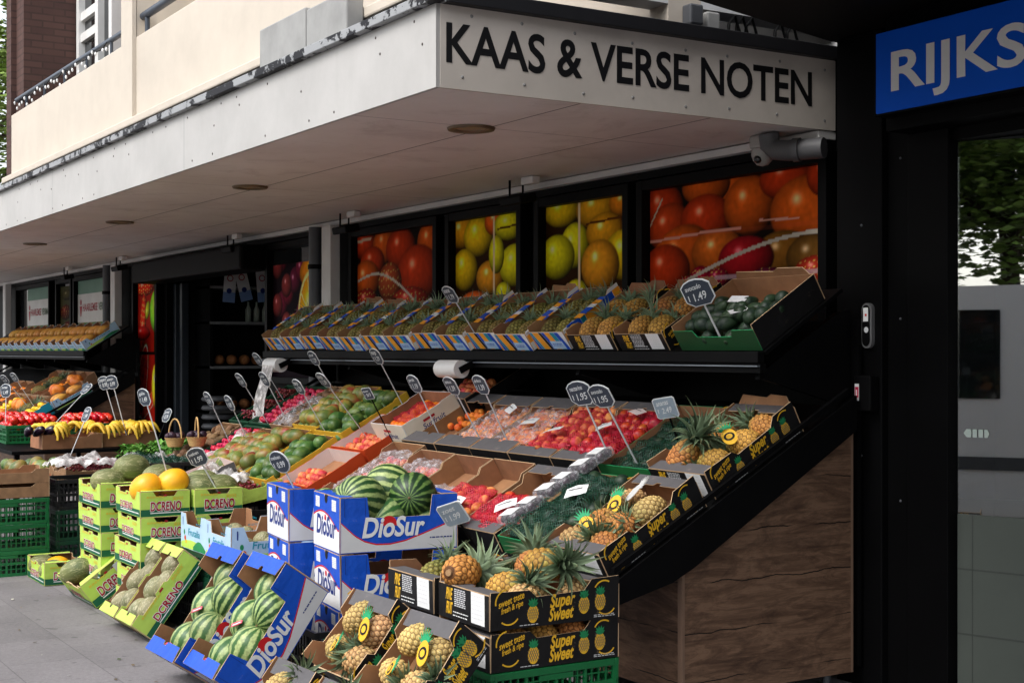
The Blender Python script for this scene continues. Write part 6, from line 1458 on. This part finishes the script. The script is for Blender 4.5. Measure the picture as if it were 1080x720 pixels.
for k, (x, s) in enumerate(((-5.75, .1), (-5.75, .7), (-6.2, .1), (-6.2, .7), (-6.65, .1), (-6.65, .7), (-7.1, .1), (-7.1, .7), (-7.6, .4), (-8.1, .4))):
    T = tray(x, s, DX2); carton(BR, 'kraft', f'brown carton of mixed fruit on the far tray, {ORD[k]} from the teal carton', T, 'brown cartons on the far tray')
    if k in (0, 5):
        for i in range(4): pineapple(T @ Tr((.12 + .17 * (i % 2), .15 + .22 * (i // 2), .09)) @ lie(0, 30)(), 'green', f'green pineapple on the far tray, {["front", "rear"][k == 5]} carton', f'pineapples on the far tray {k}')
    elif k in (2, 1):
        for i in range(4): tag(obj('pumpkin', pump_me, None, T @ Tr((.13 + .17 * (i % 2), .14 + .24 * (i // 2), .12)) @ rrot() @ Sc(.72)), f'orange pumpkin on the far tray in the {["rear", "front"][k == 2]} carton', 'pumpkin', f'pumpkins on the far tray {k}')
    elif k == 4: fill(T, .41, .58, .01, .042, lemon_me, 'lemon', 'lemon', 'yellow lemon in a brown carton of the far tray', 'lemons on the far tray', 2, sc=.3)
    else: fill(T, .41, .58, .01, .04, orange_me, 'orange', 'orange', f'orange in the {ORD[k]} brown carton of the far tray', f'oranges on the far tray {k}', 1, sc=.2)

# ------------------------------------------------------------------ bag rolls under the shelf
for k, (x, lb) in enumerate(((-7.62, 'white roll of plastic bags under the shelf above the apricots'), (-10.45, 'white roll of plastic bags with a loose strip at the far shelf end'))):
    r = thing('bag_roll', lb, 'bag roll', Tr((x, 4.25, 1.49)), 'bag rolls under the shelf')
    mb = MB(); mb.tube([(-.13, 0, 0), (.13, 0, 0)], .055, 22, 0); obj('roll', mb.mesh('roll', [PLASTW]), r)
    mb = MB(); mb.tube([(.115, 0, 0), (.136, 0, 0)], .014, 10, 0); mb.box((.138, -.02, -.02), (.148, .16, .02), 0, T=Rot(25, 'X')); obj('holder_arm', mb.mesh('holder_arm', [BLACKM]), r)
    if k == 1:
        vs = [(-.12 + .22 * (i % 2) + .02 * math.sin(j), -.056 - .02 * j * .6, -.055 * j) for j in range(10) for i in range(2)]
        mb = MB(); mb.add(vs, [(2 * j, 2 * j + 1, 2 * j + 3, 2 * j + 2) for j in range(9)], 0, True); obj('loose_strip', mb.mesh('loose_strip', [MILKY]), r)

# ------------------------------------------------------------------ inside the entrance
r = thing('shop_shelf', 'dark shelf unit with goods inside the entrance', 'shelf', Tr((-15.3, 5.45, 0)) @ Rot(90, 'Z'))
mb = MB()
for z in (.4, .9, 1.4, 1.9, 2.3): mb.box((0, 0, z), (2.1, .48, z + .03), 0)
obj('shelf_board', mb.mesh('shelf_board', [M('grey_shelf', srgb(120, 122, 124), .5)]), r)
for x in (0, 2.06): mb = MB(); mb.box((x, .001, 0), (x + .04, .499, 2.4), 0); obj('upright', mb.mesh('upright', [BLACKM]), r)
LOAF = M('brown_loaf_crust', srgb(150, 96, 54), .8, .25, 12)
for i in range(22):
    row, c = divmod(i, 8); mb = MB(); mb.lathe(sph(.06, 8, 1.5), 12, 0)
    tag(obj('bread_loaf', mb.mesh('bread_loaf', [LOAF]), None, Tr((-15.42, 5.6 + .15 * c, .5 + .5 * row)) @ Rot(90, 'Y')), ['brown loaf on the lowest stocked shelf inside the entrance', 'brown loaf on the middle shelf inside the entrance', 'brown loaf on the upper shelf inside the entrance'][row], 'bread', f'loaves on shelf {row + 1}')
for i in range(10):
    mb = MB(); mb.lathe([(.0001, 0), (.035, 0), (.035, .14), (.012, .19), (.012, .23), (.0001, .23)], 14, 0); tag(obj('bottle', mb.mesh('bottle', [M('pale_bottle', srgb(150, 160, 150), .2)]) if i == 0 else bpy.data.meshes['bottle'], None, Tr((-15.42, 5.95 + .1 * i, 1.93))), 'small pale bottle on the top shelf inside the entrance', 'bottle', 'bottles inside the entrance')
for k, (x, tl) in enumerate(((5.58, 4), (5.80, -14), (6.0, -5))):
    mb = MB(); mb.flat([(0, 0), (.19, 0), (.19, .5), (0, .5)], 0, 0); mb.flat([(0, 0), (.19, 0), (.19, .15), (0, .15)], -.002, 1); disc(mb, .095, .36, .05, -.002, 2); disc(mb, .095, .36, .035, -.004, 0); disc(mb, .09, .17, .04, -.004, 3)
    tag(obj('hanging_banner', mb.mesh('hanging_banner', [WHITECARD, PERIW, CRIM, NAVYTXT]), None, Tr((-15.25, x, 2.15)) @ Rot(90, 'Z') @ Rot(tl, 'Y') @ Sc(.75)), ['white and blue card banner hanging upright inside the entrance', 'white and blue card banner hanging askew inside the entrance', 'white and blue card banner nearest the far door post'][k], 'banner')
r = thing('stool_stack', 'stack of round dark stools inside the entrance', 'stools', Tr((-15.05, 5.46, 0)))
for k in range(6):
    mb = MB(); mb.lathe([(.0001, .1 * k + .55), (.17, .1 * k + .55), (.19, .1 * k + .57), (.17, .1 * k + .6), (.0001, .1 * k + .6)], 24, 0); obj('seat', mb.mesh('seat', [PIPEG]), r)
for a in range(4):
    mb = MB(); mb.tube([(.14 * math.cos(a * 1.57), .14 * math.sin(a * 1.57), .56), (.19 * math.cos(a * 1.57), .19 * math.sin(a * 1.57), 0)], .014, 8, 0); obj('leg', mb.mesh('leg', [PIPEG]), r)

# dry leaf scraps and bits of paper on the pavement
mb = MB(); cs = []; rg = random.Random(77)
for k in range(90):
    x, y = rg.uniform(-14, -6.5), rg.uniform(1.5, 2.6); a = rg.uniform(0, 6.28); s = rg.uniform(.006, .02)
    q = Matrix.Rotation(a, 3, 'Z') @ Matrix.Rotation(rg.uniform(-.3, .3), 3, 'X'); n0 = len(mb.v)
    mb.add([Vector((x, y, .006)) + q @ Vector(v) * s for v in ((-1, 0, 0), (0, -.5, .15), (1, 0, .1), (0, .5, 0))], [(0, 1, 2, 3)], 0); cs += [np.array(rg.choice([srgb(92, 74, 48), srgb(70, 84, 44), srgb(170, 164, 152), srgb(120, 96, 60)]))] * 4
tag(obj('leaf_litter', mb.mesh('leaf_litter', [LEAFM], cs)), 'small dry leaf scraps and paper bits strewn on the grey pavement', 'litter', None, 'stuff')
# ------------------------------------------------------------------ price signs
def on_tray(x, y): return (x, y, .627 + .545 * (y - 3.5))
SIGNS = [
    ((-7.529, 4.360, 1.704), (-7.529, 4.194, 1.939), 'price sign standing in the striped upper shelf cartons', dict(name='ananas', price='1.79')),
    ((-5.192, 4.360, 1.636), (-5.192, 4.212, 1.870), 'large price sign in front of the upper shelf avocados', dict(name='avocado', price='1.49', yaw=18, scale=1.15)),
    ((-8.519, 4.389, 1.211), (-8.519, 4.184, 1.562), 'price sign rising from the cream orange carton up to the shelf rail', dict(name='mango', price='1.29')),
    ((-7.551, 4.134, 1.073), (-7.551, 3.960, 1.402), 'price sign at the empty black carton next to the cream one', dict(name='perzik', price='1.19')),
    ((-7.110, 4.155, 1.084), (-7.110, 3.967, 1.399), 'price sign before the film wrapped apricots, beside the empty carton', dict(name='abrikoos', price='1.39')),
    ((-6.805, 4.156, 1.084), (-6.805, 3.983, 1.411), 'price sign between film wrapped apricots and netted peaches', dict(name='abrikoos', price='1.39')),
    ((-5.765, 4.116, 1.063), (-5.765, 3.940, 1.391), 'big price sign over the dark red nectarines, the one standing closer to the peaches', dict(name='nectarine', price='1.95', yaw=12, scale=1.1)),
    ((-5.552, 4.116, 1.063), (-5.552, 3.915, 1.383), 'big price sign over the dark red nectarines, the one standing closer to the avocados', dict(name='avocado', price='1.95', yaw=8, scale=1.05)),
    ((-5.469, 4.307, 1.167), (-5.469, 4.237, 1.325), 'pale square price sign on a black stick in the upper pineapple carton', dict(name='ananas', price='2.49', yaw=20, shape='square', sw=1, stick=BLACKM)),
    ((-5.250, 3.200, 0.550), (-5.250, 2.938, 0.911), 'pale square price sign on a black stick beside the blue melon carton', dict(name='zoet', price='1.99', yaw=25, shape='square', sw=1, stick=BLACKM)),
    ((-5.280, 2.600, 0.360), (-5.280, 2.602, 0.533), 'small pale square price sign in the tilted pineapple carton', dict(name='zoet', price='1.5', yaw=10, shape='square', sw=1, stick=BLACKM, scale=.8)),
    ((-6.620, 2.850, 0.800), (-6.620, 2.718, 1.049), 'round price sign in the far blue melon stack', dict(name='meloen', price='0.99', yaw=14, shape='round', sw=0, scale=1.15)),
    ((-9.585, 4.398, 1.216), (-9.585, 4.201, 1.545), 'price sign at the top end of the mango rows below the bag strip', dict(name='druif', price='1.29')),
    ((-8.463, 4.073, 1.039), (-8.463, 3.776, 1.410), 'price sign between the yellow edged cartons and the red-orange carton', dict(name='mango', price='1.39')),
    ((-8.912, 4.011, 1.006), (-8.912, 3.796, 1.357), 'price sign between red mangoes and green mangoes', dict(name='mango', price='1.29')),
    ((-9.818, 4.099, 1.053), (-9.818, 3.913, 1.392), 'price sign over the cellophane with a bag strip behind it', dict(name='radijs', price='0.79')),
    ((-10.685, 4.404, 1.220), (-10.685, 4.203, 1.532), 'price sign at the far end of the shelf rail before the entrance', dict(name='druif', price='1.99')),
    ((-10.187, 4.083, 1.045), (-10.187, 3.871, 1.379), 'price sign over the upper crate of radishes', dict(name='biet', price='0.69')),
    ((-9.830, 3.808, 0.895), (-9.830, 3.649, 1.223), 'price sign over the lower radishes, nearer the mangoes', dict(name='rettich', price='0.89')),
    ((-10.204, 3.795, 0.888), (-10.204, 3.625, 1.240), 'price sign beside the wicker baskets', dict(name='bosui', price='0.59')),
    ((-8.065, 4.067, 1.036), (-8.065, 3.901, 1.333), 'small dark price sign on a black stick by the red-orange cartons', dict(name='limoen', price='5/1', yaw=10, shape='square', sw=0, stick=BLACKM, scale=.75)),
    ((-8.300, 3.000, 0.750), (-8.300, 2.878, 0.960), 'price sign turned sideways above the green melons', dict(name='meloen', price='1.99', yaw=8, tilt=1.3)),
    ((-8.420, 2.750, 0.780), (-8.420, 2.590, 1.321), 'tall price sign turned sideways above the yellow melons', dict(name='galia', price='1.49', yaw=8, tilt=1.3, scale=.9)),
    ((-11.600, 3.600, 0.660), (-11.600, 3.760, 1.063), 'dark backed price sign beside the leafy herbs', dict(name='prei', price='0.79', yaw=8, tilt=1.3, stick=BLACKM)),
    ((-11.000, 2.750, 0.660), (-11.000, 2.935, 1.113), 'tall price sign above the grapes on the dark crates', dict(name='druif', price='1.99', yaw=8, tilt=1.3)),
    ((-12.700, 3.000, 0.850), (-12.700, 3.388, 1.264), 'dark price sign behind the bananas beside the far wood panel', dict(name='banaan', price='1.29', yaw=5)),
    ((-12.400, 3.600, 0.850), (-12.400, 3.463, 1.319), 'price sign of a pair before the drainpipe, nearer the far display', dict(name='peper', price='0.99', yaw=25)),
    ((-12.200, 3.600, 0.850), (-12.200, 3.473, 1.331), 'price sign of a pair before the drainpipe, nearer the entrance', dict(name='aubergine', price='0.99', yaw=25)),
    ((-13.200, 2.800, 0.900), (-13.200, 2.807, 1.244), 'wide price sign on a long stick over the tomatoes', dict(name='tomaat', price='1.49', yaw=25)),
    ((-16.700, 3.900, 0.900), (-16.700, 3.645, 1.299), 'price sign among the lemons on the far tray, nearer the plastic strip', dict(name='citroen', price='1.0', yaw=10)),
    ((-17.000, 3.900, 0.900), (-17.000, 3.605, 1.273), 'price sign among the lemons on the far tray, farther from the plastic strip', dict(name='sinaas', price='1.0', yaw=10)),
]
for s_ in SIGNS:
    sign(*s_[:2], s_[2], **s_[3])

# ------------------------------------------------------------------ camera, sky, light
cam = bpy.data.cameras.new('camera'); cam.sensor_width = 36; cam.lens = 50.0; cam.clip_end = 1000; cam.clip_start = .05
cam.shift_y = 10 / 1080
co = bpy.data.objects.new('camera', cam); COL.objects.link(co); scene.camera = co
f = Vector((-.8517, .524, 0)); co.location = (0, 0, EYE)
co.rotation_euler = f.to_track_quat('-Z', 'Y').to_euler()
W = bpy.data.worlds.new('World'); scene.world = W; W.use_nodes = True
nt = W.node_tree; bg = nt.nodes['Background']
sky = nt.nodes.new('ShaderNodeTexSky'); sky.sky_type = 'NISHITA'; sky.sun_disc = False
SUN_EL, SUN_AZ = 50, 172            # azimuth clockwise from +y
sky.sun_elevation = R(SUN_EL); sky.sun_rotation = R(SUN_AZ); sky.dust_density = 3; sky.air_density = 1.0
hs = nt.nodes.new('ShaderNodeHueSaturation'); hs.inputs['Saturation'].default_value = .32
nt.links.new(sky.outputs[0], hs.inputs['Color']); nt.links.new(hs.outputs[0], bg.inputs['Color']); bg.inputs['Strength'].default_value = .15
sl = bpy.data.lights.new('sun', 'SUN'); sl.energy = 0.6; sl.angle = R(25); sl.color = (1, .97, .93)
so = bpy.data.objects.new('sun', sl); COL.objects.link(so)
d = Vector((math.sin(R(SUN_AZ)) * math.cos(R(SUN_EL)), math.cos(R(SUN_AZ)) * math.cos(R(SUN_EL)), math.sin(R(SUN_EL))))
so.rotation_euler = (-d).to_track_quat('-Z', 'Y').to_euler()
vs_ = scene.view_settings; vs_.view_transform = 'Standard'; vs_.look = 'None'; vs_.gamma = 1; vs_.use_curve_mapping = False; vs_.exposure = 1.3
scene.cycles.max_bounces = 6; scene.cycles.diffuse_bounces = 3; scene.cycles.glossy_bounces = 3; scene.cycles.transparent_max_bounces = 10
scene.cycles.use_denoising = True
scene.cycles.caustics_reflective = False; scene.cycles.caustics_refractive = False
